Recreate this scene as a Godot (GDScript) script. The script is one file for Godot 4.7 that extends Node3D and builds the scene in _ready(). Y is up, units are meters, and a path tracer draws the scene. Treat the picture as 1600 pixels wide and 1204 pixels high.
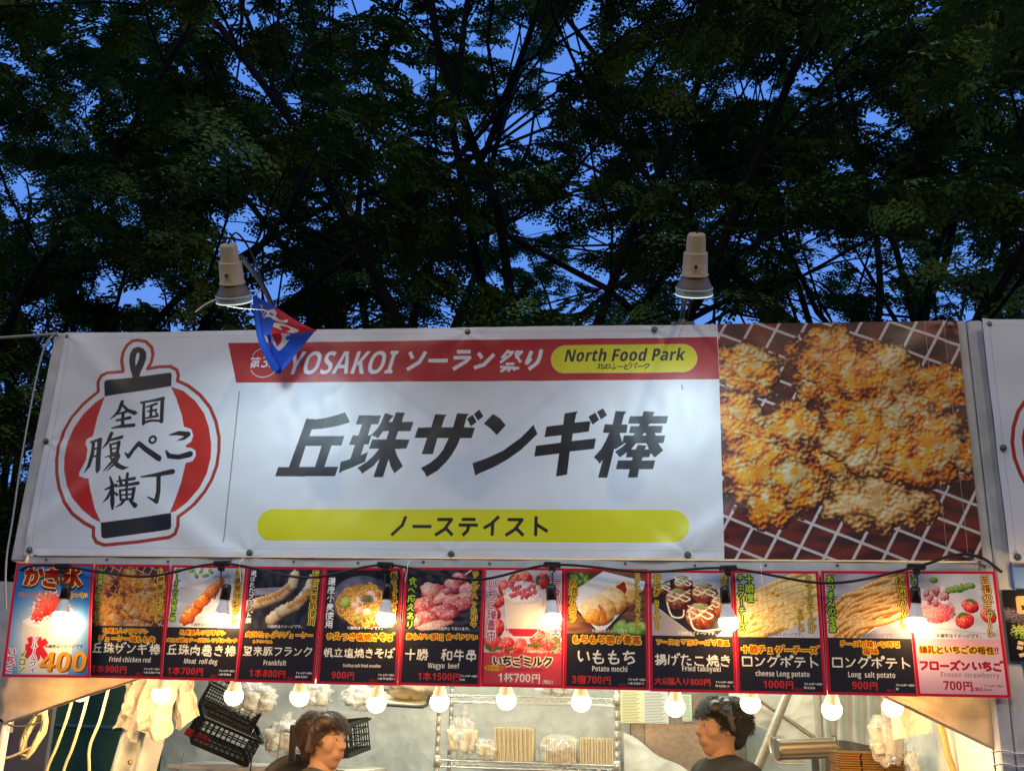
extends Node3D
# ---------------------------------------------------------------- the scene
var M := {}

func _ready() -> void:
	# camera
	var cam := Camera3D.new()
	cam.name = "camera"
	add_child(cam)
	cam.position = Vector3(0.5846, 1.6365, 3.8189)
	cam.basis = Basis.from_euler(Vector3(deg_to_rad(17.676), deg_to_rad(7.42), deg_to_rad(1.513)))
	cam.fov = 40.089
	cam.near = 0.05
	cam.far = 400.0
	cam.current = true
	# dusk sky; the sun is down
	var we := WorldEnvironment.new()
	we.name = "dusk_environment"
	var env := Environment.new()
	env.background_mode = Environment.BG_SKY
	var sky_mat := ProceduralSkyMaterial.new()
	sky_mat.sky_top_color = Color.html("5a90ef")
	sky_mat.sky_horizon_color = Color.html("7aaaf5")
	sky_mat.sky_curve = 0.2
	sky_mat.ground_bottom_color = Color.html("0a0c12")
	sky_mat.ground_horizon_color = Color.html("10141e")
	sky_mat.sun_angle_max = 1.0
	var sky := Sky.new()
	sky.sky_material = sky_mat
	env.sky = sky
	env.tonemap_mode = Environment.TONE_MAPPER_LINEAR
	env.tonemap_exposure = 1.0
	env.sdfgi_enabled = true
	env.ssao_enabled = true
	env.ssil_enabled = true
	we.environment = env
	add_child(we)
	start()
	setting()
	stall()
	sign_banner()
	menu_posters()
	front_string()
	inner_string()
	floodlights()
	pennant()
	interior()
	workers()
	neighbours()
	trees()

func start() -> void:
	noise.seed = 7
	noise.frequency = 1.0
	noise.fractal_octaves = 1
	font = SystemFont.new()
	font.font_names = PackedStringArray(["Droid Sans"])
	font.font_weight = 700
	latin("H")
	grain = pattern(0.02, 0.86, 1.0, 4)
	cloud_map = pattern(0.006, 0.0, 1.0, 3)
	weave = pattern(0.05, 0.3, 1.0, 3)
	crease = pattern(0.014, 0.0, 1.0, 2, 512, true)
	M.white_steel = surface("d9d9d6", 0.42, 0.0, grain, 0.9)
	M.tarp = relief(surface("d6dad2", 0.55, 0.0, grain, 0.6), crease, 0.7)
	M.tarp.backlight_enabled = true
	M.tarp.backlight = Color(0.12, 0.12, 0.11)
	M.board = surface("d8d2c4", 0.6, 0.0, grain, 1.3)
	M.chrome = surface("d8d4c8", 0.3, 0.65)
	M.steel = surface("8c8c8a", 0.4, 0.9, grain, 3.0)
	M.black_rubber = surface("111111", 0.5)
	M.black_plastic = surface("1c1a19", 0.45)
	M.bulb_base = surface("eeeae2", 0.35)
	M.cable = surface("d9ca9c", 0.5)
	M.paper = surface("e2ded2", 0.8, 0.0, grain, 4.0)
	M.bark = relief(surface("2c241d", 0.95, 0.0, weave, 2.0), weave, 1.5)

func setting() -> void:
	var p := PlaneMesh.new()
	p.size = Vector2(240, 240)
	var ground := put("ground", p, relief(surface("4a4845", 0.9, 0.0, grain, 0.5), weave, 0.3))
	structure(ground)

func bolt(at: Vector3, parent: Node) -> void:
	var st := tool()
	var t := Transform3D(Basis(Vector3.RIGHT, PI / 2), at)
	lathe(st, [[0.0, 0.0], [0.0125, 0.0], [0.0125, 0.002], [0.0085, 0.0022], [0.0085, 0.006], [0.006, 0.0085], [0.0, 0.0088]], 12, t, false)
	made("bolt", st, M.steel, parent)

func stall() -> void:
	var s := thing("food_stall", "white steel framed market stall with tarpaulin walls and roof", "stall", Vector3.ZERO)
	var st := tool()
	# header frame behind the banner
	box(st, Vector3(-1.808, 2.65, -0.034), Vector3(0.058, 0.94, 0.06), Basis(Vector3.BACK, -0.028), 0.006)
	made("frame_upright", st, M.white_steel, s)
	st = tool()
	box(st, Vector3(1.7515, 1.547, -0.034), Vector3(0.048, 3.094, 0.06), Basis(), 0.006)
	made("post", st, M.white_steel, s)
	st = tool()
	box(st, Vector3(-1.828, 1.09, -0.09), Vector3(0.05, 2.18, 0.05), Basis(), 0.006)
	made("post", st, M.white_steel, s)
	for x in [-1.80, 1.70]:
		st = tool()
		box(st, Vector3(x, 1.2, -2.66), Vector3(0.05, 2.4, 0.05), Basis(), 0.006)
		made("post", st, M.white_steel, s)
	for y in [2.235, 2.65, 3.075]:
		st = tool()
		box(st, Vector3(-0.026, y, -0.045), Vector3(3.50, 0.05, 0.04), Basis(), 0.005)
		made("header_rail", st, M.white_steel, s)
	st = tool()
	box(st, Vector3(-0.02, 2.652, -0.014), Vector3(3.49, 0.88, 0.012))
	made("header_panel", st, M.white_steel, s)
	# strip between banner and posters
	st = tool()
	box(st, Vector3(-0.025, 2.172, -0.012), Vector3(3.50, 0.058, 0.022), Basis(), 0.003)
	var rail := made("poster_rail", st, M.white_steel, s)
	for i in 15:
		var x := -1.70 + i * 0.246
		st = tool()
		lathe(st, [[0.0, 0.0], [0.0055, 0.0], [0.005, 0.002], [0.0, 0.0025]], 8, Transform3D(Basis(Vector3.RIGHT, PI / 2), Vector3(x, 2.186 + 0.003 * sin(i * 2.3), -0.001)), false)
		made("screw", st, M.steel, rail)
	# board the posters hang on
	st = tool()
	box(st, Vector3(-0.02, 1.955, -0.012), Vector3(3.46, 0.376, 0.01))
	made("poster_board", st, M.board, s)
	# thin cloth corners under the board, lit through by the bulbs behind them
	var thin := surface("e2d8c4", 0.7, 0.0, grain, 1.3)
	thin.backlight_enabled = true
	thin.backlight = Color(0.62, 0.56, 0.46)
	for g in [[Vector3(-1.84, 1.775, -0.06), Vector3(-1.235, 1.775, -0.06), Vector3(-1.84, 1.572, -0.06)], [Vector3(1.728, 1.775, -0.06), Vector3(1.342, 1.775, -0.06), Vector3(1.728, 1.592, -0.06)]]:
		var a: Vector3 = g[0]
		var b: Vector3 = g[1]
		var c: Vector3 = g[2]
		var panel := put("corner_cloth", sheet(16, 10, func(u, v): return a.lerp(b, u).lerp(c.lerp(b, u), v) + Vector3(0, 0, 0.006 * noise.get_noise_2d(u * 4.0 + a.x, v * 2.0))), thin, s)
		st = tool()
		pipe(st, PackedVector3Array([c + Vector3(0, 0, 0.002), b + Vector3(0, 0, 0.002)]), 0.005, 0.005, 8)
		made("hem", st, thin, panel)
	# tarpaulins
	put("back_wall", sheet(60, 40, func(u, v): return Vector3(lerpf(-2.5, 1.72, u), lerpf(2.42, 0.02, v), -2.63 + 0.022 * sin(u * 31.0 + sin(v * 5.0)) * v + 0.02 * noise.get_noise_2d(u * 5.0, v * 3.0))), M.tarp, s)
	put("side_wall", sheet(40, 40, func(u, v): return Vector3(1.715 + 0.014 * sin(u * 22.0 + v * 2.0) + 0.012 * noise.get_noise_2d(u * 6.0, v * 3.0 + 9.0), lerpf(2.42, 0.02, v), lerpf(-0.07, -2.6, u))), M.tarp, s)
	put("roof", sheet(30, 30, func(u, v): return Vector3(lerpf(-1.84, 1.76, u), 2.40 + 0.5 * (1.0 - absf(v * 2.0 - 1.0)) + 0.01 * sin(u * 20.0), lerpf(-0.08, -2.68, v))), M.tarp, s)
	for x in [-1.0, 0.0, 1.0]:
		st = tool()
		pipe(st, PackedVector3Array([Vector3(x, 2.38, -0.1), Vector3(x, 2.86, -1.38), Vector3(x, 2.38, -2.62)]), 0.016)
		made("roof_pole", st, M.white_steel, s)

func hang(a: Vector3, b: Vector3, c: Vector3, d: Vector3, u: float, v: float) -> Vector3:
	return a.lerp(b, u).lerp(d.lerp(c, u), v)

func sign_banner() -> void:
	var o := thing("banner", "wide white vinyl banner with red lantern emblem, black title and fried chicken photo", "banner", Vector3.ZERO)
	var m := StandardMaterial3D.new()
	m.albedo_texture = banner_print()
	m.texture_repeat = false
	m.roughness = 0.42
	m.metallic_specular = 0.66
	var pulls := [Vector2(-1.757, 3.098), Vector2(-1.776, 2.654), Vector2(-1.770, 2.221), Vector2(-0.887, 2.216), Vector2(-0.12, 2.216), Vector2(0.735, 2.219), Vector2(-0.092, 3.083), Vector2(0.631, 3.078), Vector2(1.715, 3.073)]
	var f := func(u, v):
		var p := hang(Vector3(-1.7692, 3.1132, 0), Vector3(1.74, 3.0898, 0), Vector3(1.7398, 2.2067, 0), Vector3(-1.7913, 2.2028, 0), u, v)
		# soft folds pulled from the corner bolts and along the bottom hem
		var w := 0.0
		for k in [[0.205, 0.95, 0.6, 0.035, 0.013], [0.70, 0.96, -0.5, 0.03, 0.010], [0.04, 0.14, 0.75, 0.03, 0.009], [0.95, 0.12, -0.7, 0.03, 0.007], [0.02, 0.84, -0.7, 0.025, 0.007], [0.26, 0.06, 0.15, 0.03, 0.005], [0.5, 0.05, -0.1, 0.03, 0.004], [0.42, 0.95, 0.2, 0.05, 0.003]]:
			var d := Vector2((u - k[0]) * 3.95, v - k[1])
			var across: float = d.rotated(-k[2]).y
			var along: float = d.rotated(-k[2]).x
			w += k[4] * exp(-across * across / (k[3] * k[3] * 3.0)) * exp(-along * along * 9.0)
		w += 0.0038 * noise.get_noise_2d(u * 9.0, v * 2.5) + 0.0024 * sin(u * 42.0 + 2.0 * sin(u * 9.0)) * smoothstep(0.7, 1.0, v) + 0.0012 * noise.get_noise_2d(u * 40.0, v * 6.0)
		# pull lines round the bolts
		for q in pulls:
			var r: Vector2 = Vector2(p.x, p.y) - q
			w += 0.0022 * exp(-r.length() * 7.0) * sin(r.angle() * 6.0 + q.x * 5.0) * smoothstep(0.0, 0.04, r.length())
		return p + Vector3(0, 0, 0.006 + w)
	put("vinyl_sheet", sheet(340, 96, f), m, o)
	for p in [[-1.757, 3.098], [-1.776, 2.654], [-1.770, 2.221], [-0.887, 2.216], [-0.12, 2.216], [0.735, 2.219], [1.70, 2.22], [-0.092, 3.083], [0.631, 3.078], [1.715, 3.073], [1.716, 2.64], [-0.9, 3.092]]:
		bolt(Vector3(p[0], p[1], 0.009), o)

func menu_posters() -> void:
	var right := [-1.450, -1.168, -0.886, -0.595, -0.292, 0.006, 0.300, 0.594, 0.892, 1.188, 1.488, 1.778]
	var said := ["blue and red shaved ice poster priced 400, leftmost in the row", "poster of brown fried chicken pieces on a wire net", "poster of one meat roll on a stick, priced 700", "poster of two pale grilled sausages on black", "poster of a bowl of fried noodles with scallops",
		"poster of raw pink beef skewers on black slate", "red strawberry milk poster with a glass among strawberries", "poster of three round potato cakes on a white plate", "poster of fried octopus balls striped with white sauce", "poster of long fries covered in melted cheese", "poster of plain long fries on white paper", "pink poster of frozen strawberries in a glass bowl"]
	for k in 12:
		var m := StandardMaterial3D.new()
		m.albedo_texture = poster_print(k)
		m.texture_repeat = false
		m.roughness = 0.28
		var w := 0.298
		var x: float = right[k]
		var lean := -0.026 if k == 1 else 0.004 * sin(k * 2.7)
		var z := 0.006 + 0.004 * (k % 2) + (0.006 if k == 0 else 0.0)
		var o: MeshInstance3D
		if k == 0:
			# a larger sheet whose lower edge stands off the board
			o = put("menu_poster", sheet(8, 10, func(u, v): return hang(Vector3(-0.362, 0.42, 0.0), Vector3(-0.047, 0.42, 0.0), Vector3(0.025, 0.0, 0.038), Vector3(-0.322, -0.004, 0.038), u, v) + Vector3(0, 0, 0.004 * sin(v * PI))), m)
		else:
			o = put("menu_poster", sheet(6, 8, func(u, v): return Vector3((u - 1.0) * w + (1.0 - v) * lean, (1.0 - v) * 0.417, 0.0025 * sin(u * PI + k) + 0.004 * v * v * (0.5 + 0.5 * sin(k * 1.9)))), m)
		o.position = Vector3(x, 1.751 + 0.002 * sin(k * 1.3), z)
		tag(o, said[k], "poster", "menu posters in a row under the banner")

func bulb_mesh(parent: Node, at: Vector3, r: float, glow: Material, energy: float, socket: Material) -> void:
	var hung := Transform3D(Basis.from_euler(Vector3(0.07 * sin(at.x * 17.0), 0, 0.09 * sin(at.x * 23.0 + 1.0))), at)
	# at = centre of the globe; cap up
	var st := tool()
	lathe(st, [[r * 0.40, r * 1.9], [r * 0.44, r * 1.9], [r * 0.5, r * 1.5], [r * 0.74, r * 0.75], [r * 0.90, r * 0.42], [r * 0.885, r * 0.40]], 20, hung)
	made("bulb_base", st, M.bulb_base, parent)
	st = tool()
	var prof := []
	for i in 13:
		var a := -PI / 2 + (PI / 2 + 0.43) * i / 12.0
		prof.append([r * cos(a), r * sin(a)])
	lathe(st, prof, 24, hung)
	made("bulb_globe", st, glow, parent)
	st = tool()
	lathe(st, [[r * 0.2, r * 3.6], [r * 0.45, r * 3.5], [r * 0.52, r * 3.1], [r * 0.55, r * 1.95], [r * 0.4, r * 1.9]], 16, hung)
	made("socket", st, socket, parent)
	var l := OmniLight3D.new()
	l.name = "bulb_light"
	l.light_color = Color.html("ffcb8c")
	l.light_energy = energy
	l.light_size = r * 0.8
	l.omni_range = 12.0
	l.omni_attenuation = 2.0
	l.shadow_enabled = true
	parent.add_child(l, true)
	l.position = at

func glow(html: String, e: float) -> StandardMaterial3D:
	var m := surface("ffffff", 0.5)
	m.emission_enabled = true
	m.emission = Color.html(html)
	m.emission_energy_multiplier = e
	return m

func front_string() -> void:
	var o := thing("string_light", "black cable with six hanging round bulbs strung in front of the posters", "string light", Vector3.ZERO)
	var tops := [Vector3(-1.602, 2.155, 0.045), Vector3(-0.976, 2.17, 0.045), Vector3(-0.354, 2.17, 0.045), Vector3(0.255, 2.175, 0.045), Vector3(0.872, 2.168, 0.045), Vector3(1.506, 2.178, 0.045)]
	var globes := [Vector3(-1.550, 1.963, 0.092), Vector3(-0.948, 1.971, 0.062), Vector3(-0.339, 1.98, 0.062), Vector3(0.259, 1.984, 0.062), Vector3(0.865, 1.981, 0.062), Vector3(1.486, 1.988, 0.062)]
	var way := [Vector3(-1.84, 2.12, -0.02), Vector3(-1.75, 2.155, 0.03)]
	var sag := [0.045, 0.05, 0.055, 0.02, 0.055]
	for i in 6:
		way.append(tops[i])
		if i < 5:
			way.append((tops[i] + tops[i + 1]) * 0.5 + Vector3(0.02, -sag[i], 0.012))
	way.append(Vector3(1.64, 2.222, 0.03))
	way.append(Vector3(1.73, 2.215, 0.02))
	way.append(Vector3(1.80, 2.17, -0.005))
	var st := tool()
	pipe(st, curve(way, 8), 0.0048, 0.0048, 8)
	made("cable", st, M.black_rubber, o)
	var g := glow("ffd9a0", 9.0)
	var sock := surface("1b1815", 0.35)
	for i in 6:
		var t: Vector3 = tops[i]
		var b: Vector3 = globes[i]
		st = tool()
		box(st, t, Vector3(0.062, 0.02, 0.022), Basis(Vector3.BACK, 0.04 * sin(i * 2.0)), 0.006)
		box(st, t + Vector3(0, -0.016, 0), Vector3(0.024, 0.022, 0.02), Basis(), 0.006)
		made("connector", st, M.black_rubber, o)
		st = tool()
		pipe(st, curve([t + Vector3(0, -0.02, 0), t.lerp(b, 0.3) + Vector3(0.004 * sin(i * 3.0), -0.01, 0.003), b + Vector3(0, 0.118, 0)], 5), 0.003, 0.003, 6)
		made("lead", st, M.black_rubber, o)
		bulb_mesh(o, b, 0.034, g, 0.055, sock)
	for z in [[Vector3(-0.905, 2.163, 0.048), Vector3(0.012, -0.06, 0.004)], [Vector3(-0.27, 2.158, 0.05), Vector3(-0.006, -0.05, 0.004)], [Vector3(0.985, 2.155, 0.05), Vector3(0.006, -0.09, 0.01)]]:
		st = tool()
		pipe(st, PackedVector3Array([z[0] + Vector3(0, 0.03, -0.03), z[0] + Vector3(0, 0.012, 0.004), z[0], z[0] + z[1]]), 0.0022, 0.0012, 5)
		made("cable_tie", st, M.bulb_base, o)

func inner_string() -> void:
	var o := thing("string_light", "row of twelve warm bulbs hanging inside the stall behind the posters", "string light", Vector3.ZERO)
	var at := [Vector3(-1.591, 1.706, -0.2), Vector3(-1.262, 1.705, -0.2), Vector3(-0.973, 1.705, -0.2), Vector3(-0.715, 1.708, -0.2), Vector3(-0.417, 1.692, -0.2), Vector3(-0.178, 1.702, -0.2), Vector3(0.071, 1.714, -0.2), Vector3(0.346, 1.714, -0.2), Vector3(0.685, 1.704, -0.2), Vector3(0.952, 1.723, -0.2), Vector3(1.234, 1.708, -0.2), Vector3(1.443, 1.722, -0.2)]
	var st := tool()
	var way := [Vector3(-1.78, 1.87, -0.12)]
	for p in at:
		way.append(p + Vector3(0, 0.13, 0.012))
	way.append(Vector3(1.69, 1.88, -0.12))
	pipe(st, curve(way, 5), 0.005, 0.005, 6)
	made("cable", st, M.black_rubber, o)
	var g := glow("ffd9a0", 9.0)
	for p in at:
		bulb_mesh(o, p, 0.036, g, 0.25 * (1.0 + 0.12 * sin(p.x * 9.0)), M.black_plastic)

func floodlights() -> void:
	var beige := surface("d6bd98", 0.5, 0.0, grain, 6.0)
	var grey := surface("8a7e72", 0.5, 0.1, grain, 6.0)
	var rim := surface("b8c8c0", 0.25)
	var lip := glow("d8f4ea", 0.9)
	var face := glow("eef6ff", 6.0)
	for k in 2:
		var ring: Vector3 = [Vector3(-0.803, 2.985, 0.6), Vector3(0.753, 2.972, 0.6)][k]
		var aim: Vector3 = [Vector3(-0.02, -0.82, -0.57), Vector3(-0.04, -0.82, -0.57)][k].normalized()
		var o := thing("floodlight", ["beige stepped floodlight with a pennant hanging from its arm", "beige stepped floodlight over the yellow pill on the banner"][k], "floodlight", Vector3.ZERO, "floodlights on arms above the banner")
		var y := -aim
		var x := Vector3(1, 0, 0)
		x = (x - y * x.dot(y)).normalized()
		var t := Transform3D(Basis(x, y, x.cross(y)), ring)
		var st := tool()
		lathe(st, [[0.0, 0.006], [0.056, 0.006]], 32, t)
		made("lens", st, face, o)
		st = tool()
		lathe(st, [[0.0605, 0.004], [0.0595, 0.007], [0.0595, 0.018], [0.0615, 0.02], [0.0605, 0.025], [0.057, 0.026]], 32, t)
		made("lens_rim", st, rim, o)
		st = tool()
		lathe(st, [[0.056, 0.001], [0.0605, 0.0], [0.0615, 0.002], [0.0605, 0.004]], 32, t)
		made("lens_lip", st, lip, o)
		st = tool()
		lathe(st, [[0.0575, 0.0], [0.0575, 0.027], [0.054, 0.034], [0.042, 0.058], [0.040, 0.066]], 32, t)
		made("reflector_cone", st, grey, o)
		st = tool()
		lathe(st, [[0.0385, 0.062], [0.0425, 0.063], [0.0435, 0.067], [0.0425, 0.070], [0.041, 0.071], [0.0385, 0.136], [0.0375, 0.139], [0.033, 0.140]], 32, t)
		made("body", st, beige, o)
		st = tool()
		lathe(st, [[0.0325, 0.138], [0.0325, 0.141], [0.0315, 0.143], [0.0295, 0.190], [0.027, 0.197], [0.022, 0.2], [0.0, 0.2]], 32, t)
		made("cap", st, beige, o)
		st = tool()
		lathe(st, [[0.0425, 0.064], [0.0445, 0.0645], [0.0445, 0.0675], [0.0425, 0.068]], 24, t)
		made("band", st, M.cable, o)
		# arm and clamp
		st = tool()
		var base := Vector3(-0.872, 3.105, -0.03) if k == 0 else Vector3(0.739, 3.10, -0.03)
		var back := t * Vector3(0.035 if k == 0 else 0.0, 0.15, -0.02)
		pipe(st, curve([base, base + Vector3(0, 0.045, 0.02), base.lerp(back, 0.5) + Vector3(0, 0.05, 0), back], 6), 0.0105, 0.0095, 10)
		made("arm", st, M.steel, o)
		st = tool()
		box(st, base + Vector3(0, 0.004, 0.0), Vector3(0.09, 0.014, 0.07), Basis(), 0.003)
		box(st, base + Vector3(0, 0.02, 0.0), Vector3(0.03, 0.03, 0.03), Basis(), 0.006)
		made("clamp", st, M.steel, o)
		st = tool()
		pipe(st, curve([t * Vector3(0.0, 0.2, 0.0), t * Vector3(0.03, 0.235, -0.01), back + Vector3(0.02, 0.03, -0.03), base.lerp(back, 0.5) + Vector3(0.016, 0.03, 0.0), base + Vector3(0.02, 0.03, 0.0)], 6), 0.0035, 0.0035, 6)
		made("cord", st, M.black_rubber, o)
		st = tool()
		lathe(st, [[0.0, 0.0], [0.006, 0.0], [0.006, 0.006], [0.0, 0.007]], 8, t * Transform3D(Basis(Vector3.RIGHT, PI / 2), Vector3(0.0, 0.10, 0.0405)), false)
		made("screw", st, M.steel, o)
		if k == 0:
			st = tool()
			pipe(st, curve([Vector3(-0.862, 3.0, 0.6), Vector3(-0.90, 2.975, 0.61), Vector3(-0.932, 2.945, 0.615)], 4), 0.0028, 0.002, 6)
			made("cable_tie", st, M.bulb_base, o)
			st = tool()
			pipe(st, curve([Vector3(-0.72, 2.985, 0.52), Vector3(-0.80, 2.985, 0.54), Vector3(-0.85, 2.99, 0.55)], 4), 0.0009, 0.0008, 6)
			made("cable_tie", st, M.bulb_base, o)
		var l := SpotLight3D.new()
		l.name = "flood_beam"
		l.light_color = Color.html("d2efff")
		l.light_energy = 0.33
		l.light_size = 0.05
		l.spot_angle = 70.0
		l.spot_angle_attenuation = 1.0
		l.spot_range = 20.0
		l.spot_attenuation = 2.0
		l.shadow_enabled = true
		o.add_child(l, true)
		l.position = ring + aim * 0.012
		l.look_at_from_position(ring + aim * 0.012, ring + aim, Vector3.BACK)

func pennant() -> void:
	var im := Image.create_empty(256, 256, false, Image.FORMAT_RGB8)
	im.fill(Color.html("1c50c4"))
	fill(im, [pts([256, 0, 90, 0, 70, 60, 92, 120, 66, 180, 40, 256, 256, 256])], Color.html("c41428"))
	fill(im, [smooth(pts([36, 80, 60, 66, 82, 36, 94, 64, 84, 100, 104, 128, 124, 110, 138, 80, 134, 130, 108, 150, 74, 146, 58, 128, 32, 130, 46, 100]))], Color.html("e6d6d4"))
	fill(im, [smooth(pts([70, 170, 110, 160, 160, 175, 180, 210, 150, 250, 110, 230, 60, 200]))], Color.html("e6d6d4"))
	fill(im, [smooth(pts([90, 190, 130, 185, 140, 215, 110, 240]))], Color.html("c41428"))
	disc(im, Vector2(66, 98), 11, Color.html("1c50c4"))
	for i in 3:
		text(im, "YOS"[i], 14 + i * 2, 40 + i * 34, 34, 1, Color.html("e8b8b8"))
	var m := StandardMaterial3D.new()
	m.albedo_texture = ImageTexture.create_from_image(im)
	m.texture_repeat = false
	m.roughness = 0.65
	m.rim_enabled = true
	m.rim = 0.3
	var im2 := Image.create_empty(128, 128, false, Image.FORMAT_RGB8)
	im2.fill(Color.html("1c50c4"))
	fill(im2, [smooth(pts([10, 6, 52, 4, 64, 26, 46, 54, 28, 60, 10, 36]))], Color.html("e6d6d4"))
	fill(im2, [smooth(pts([12, 12, 36, 10, 40, 34, 26, 50]))], Color.html("c41428"))
	disc(im2, Vector2(58, 22), 7, Color.html("1c50c4"))
	var m2 := StandardMaterial3D.new()
	m2.albedo_texture = ImageTexture.create_from_image(im2)
	m2.roughness = 0.65
	var o := thing("pennant", "small folded blue and red cloth flag hanging in front of the red ribbon", "flag", Vector3.ZERO)
	# upper fold, pointing right; lower fold behind it, pointing down
	var a := Vector3(-0.852, 3.128, 0.30)
	var b := Vector3(-0.634, 3.022, 0.20)
	var d := Vector3(-0.826, 2.985, 0.245)
	var e := Vector3(-0.675, 3.075, 0.10)
	var c := Vector3(-0.812, 2.888, 0.13)
	put("upper_fold", sheet(16, 12, func(u, v):
		var q: Vector3 = a.lerp(d, v).lerp(b, u)
		return q + Vector3(0, 0.004 * sin(u * 7.0), 0.028 * sin(u * PI) * (1.0 - absf(v - 0.5)) + 0.012 * (1.0 - u))), m, o)
	put("lower_fold", sheet(14, 12, func(u, v):
		var q: Vector3 = (d + Vector3(0, 0.04, 0)).lerp(c, v).lerp(e.lerp(c + Vector3(0.02, 0, 0), v), u)
		return q + Vector3(0, 0, -0.01 - 0.012 * sin(u * PI))), m2, o)
	var st := tool()
	pipe(st, curve([a + Vector3(0.0, 0.004, 0.004), d + Vector3(-0.006, 0, 0.012), c + Vector3(0.004, 0.012, 0.006)], 8), 0.009, 0.017, 10)
	made("rolled_edge", st, surface("1f5ad0", 0.6), o)
	st = tool()
	pipe(st, PackedVector3Array([a + Vector3(-0.006, -0.004, 0), a + Vector3(0.012, 0.02, 0.006), a + Vector3(0.02, 0.035, 0.0)]), 0.003, 0.003, 5)
	made("tie", st, M.bulb_base, o)
# ---------------------------------------------------------------- things inside the stall
func lump(st: SurfaceTool, at: Vector3, r: Vector3, seed_at: float, crumple: float, n := 44, soft := true) -> void:
	st.set_smooth_group(0 if soft else -1)
	var p := func(i: int, j: int):
		var a := TAU * (i % n) / n
		var b := -PI / 2 + PI * j / (n / 2)
		var d := Vector3(cos(a) * cos(b), sin(b), sin(a) * cos(b))
		var k := 1.0 + crumple * (noise.get_noise_3d(d.x * 1.6 + seed_at, d.y * 1.6, d.z * 1.6) * 0.9 - absf(noise.get_noise_3d(d.x * 2.6, d.y * 2.6 + seed_at, d.z * 2.6)) * 0.6 - absf(noise.get_noise_3d(d.x * 6.0, d.y * 6.0 + seed_at, d.z * 6.0)) * 0.28)
		return at + d * r * k
	for j in n / 2:
		for i in n:
			quad(st, p.call(i, j), p.call(i + 1, j), p.call(i + 1, j + 1), p.call(i, j + 1))

func bag(label: String, at: Vector3, r: Vector3, key: float, film: Material, filling: Material, knot := true) -> void:
	var o := thing("plastic_bag", label, "bag", at - Vector3(0, r.y, 0))
	var st := tool()
	lump(st, Vector3(0, r.y, 0), r, key, 0.36)
	made("film", st, film, o)
	for i in 3:
		st = tool()
		var prof := [[0.0, 0.0], [r.x * 0.24, 0.0]]
		for j in 8:
			var y := r.y * 0.12 * j
			prof += [[r.x * (0.25 + 0.008 * j), y], [r.x * (0.27 + 0.008 * j), y + r.y * 0.1]]
		prof.append([0.0, r.y * 1.0])
		lathe(st, prof, 18, Transform3D(Basis.from_euler(Vector3(0.1 * sin(key + i), 0, 0.25 * sin(key * 2.0 + i * 2.0))), Vector3((i - 1) * r.x * 0.5, r.y * 0.35, 0.2 * r.z * sin(i * 2.0 + key))))
		made("cup_stack", st, filling, o)
	if knot:
		st = tool()
		pipe(st, curve([Vector3(0, r.y * 1.85, 0), Vector3(0.005, r.y * 2.1, 0.004), Vector3(-0.004, r.y * 2.3, 0)], 3), 0.012, 0.03, 8)
		made("gathered_top", st, film, o)

func basket(label: String, at: Vector3, size: Vector3, turn: Vector3) -> void:
	var o := thing("plastic_basket", label, "basket", at, "black lattice baskets on the left inside the stall")
	o.rotation = turn
	var h := size * 0.5
	for side in 4:
		var st := tool()
		var along := Vector3(1, 0, 0) if side < 2 else Vector3(0, 0, 1)
		var out := (Vector3(0, 0, 1) if side < 2 else Vector3(1, 0, 0)) * (1.0 if side % 2 == 0 else -1.0)
		var half := h.x if side < 2 else h.z
		var off := h.z if side < 2 else h.x
		var n := int(half * 2.0 / 0.026)
		var thick := Vector3(0.005, 0.005, 0.005)
		for i in n + 1:
			var s := thick
			s.y = size.y
			box(st, along * lerpf(-half, half, float(i) / n) + out * off + Vector3(0, h.y, 0), s)
		for j in 5:
			var s := thick + along * (half * 2.0)
			s.y = 0.006 if j > 0 and j < 4 else 0.022
			box(st, out * (off + 0.0015) + Vector3(0, size.y * j / 4.0, 0), s)
		made("side_panel", st, M.black_plastic, o)
	var st2 := tool()
	for i in int(size.x / 0.03) + 1:
		box(st2, Vector3(-h.x + i * 0.03, 0.0, 0), Vector3(0.006, 0.005, size.z))
	for i in int(size.z / 0.03) + 1:
		box(st2, Vector3(0, 0.003, -h.z + i * 0.03), Vector3(size.x, 0.005, 0.006))
	made("base", st2, M.black_plastic, o)
	st2 = tool()
	for s in [-1, 1]:
		box(st2, Vector3(0, size.y, s * (h.z + 0.008)), Vector3(size.x + 0.03, 0.012, 0.02), Basis(), 0.003)
		box(st2, Vector3(s * (h.x + 0.008), size.y, 0), Vector3(0.02, 0.0125, size.z + 0.005), Basis(), 0.003)
	made("rim", st2, M.black_plastic, o)

const TUBE := 2.6

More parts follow.
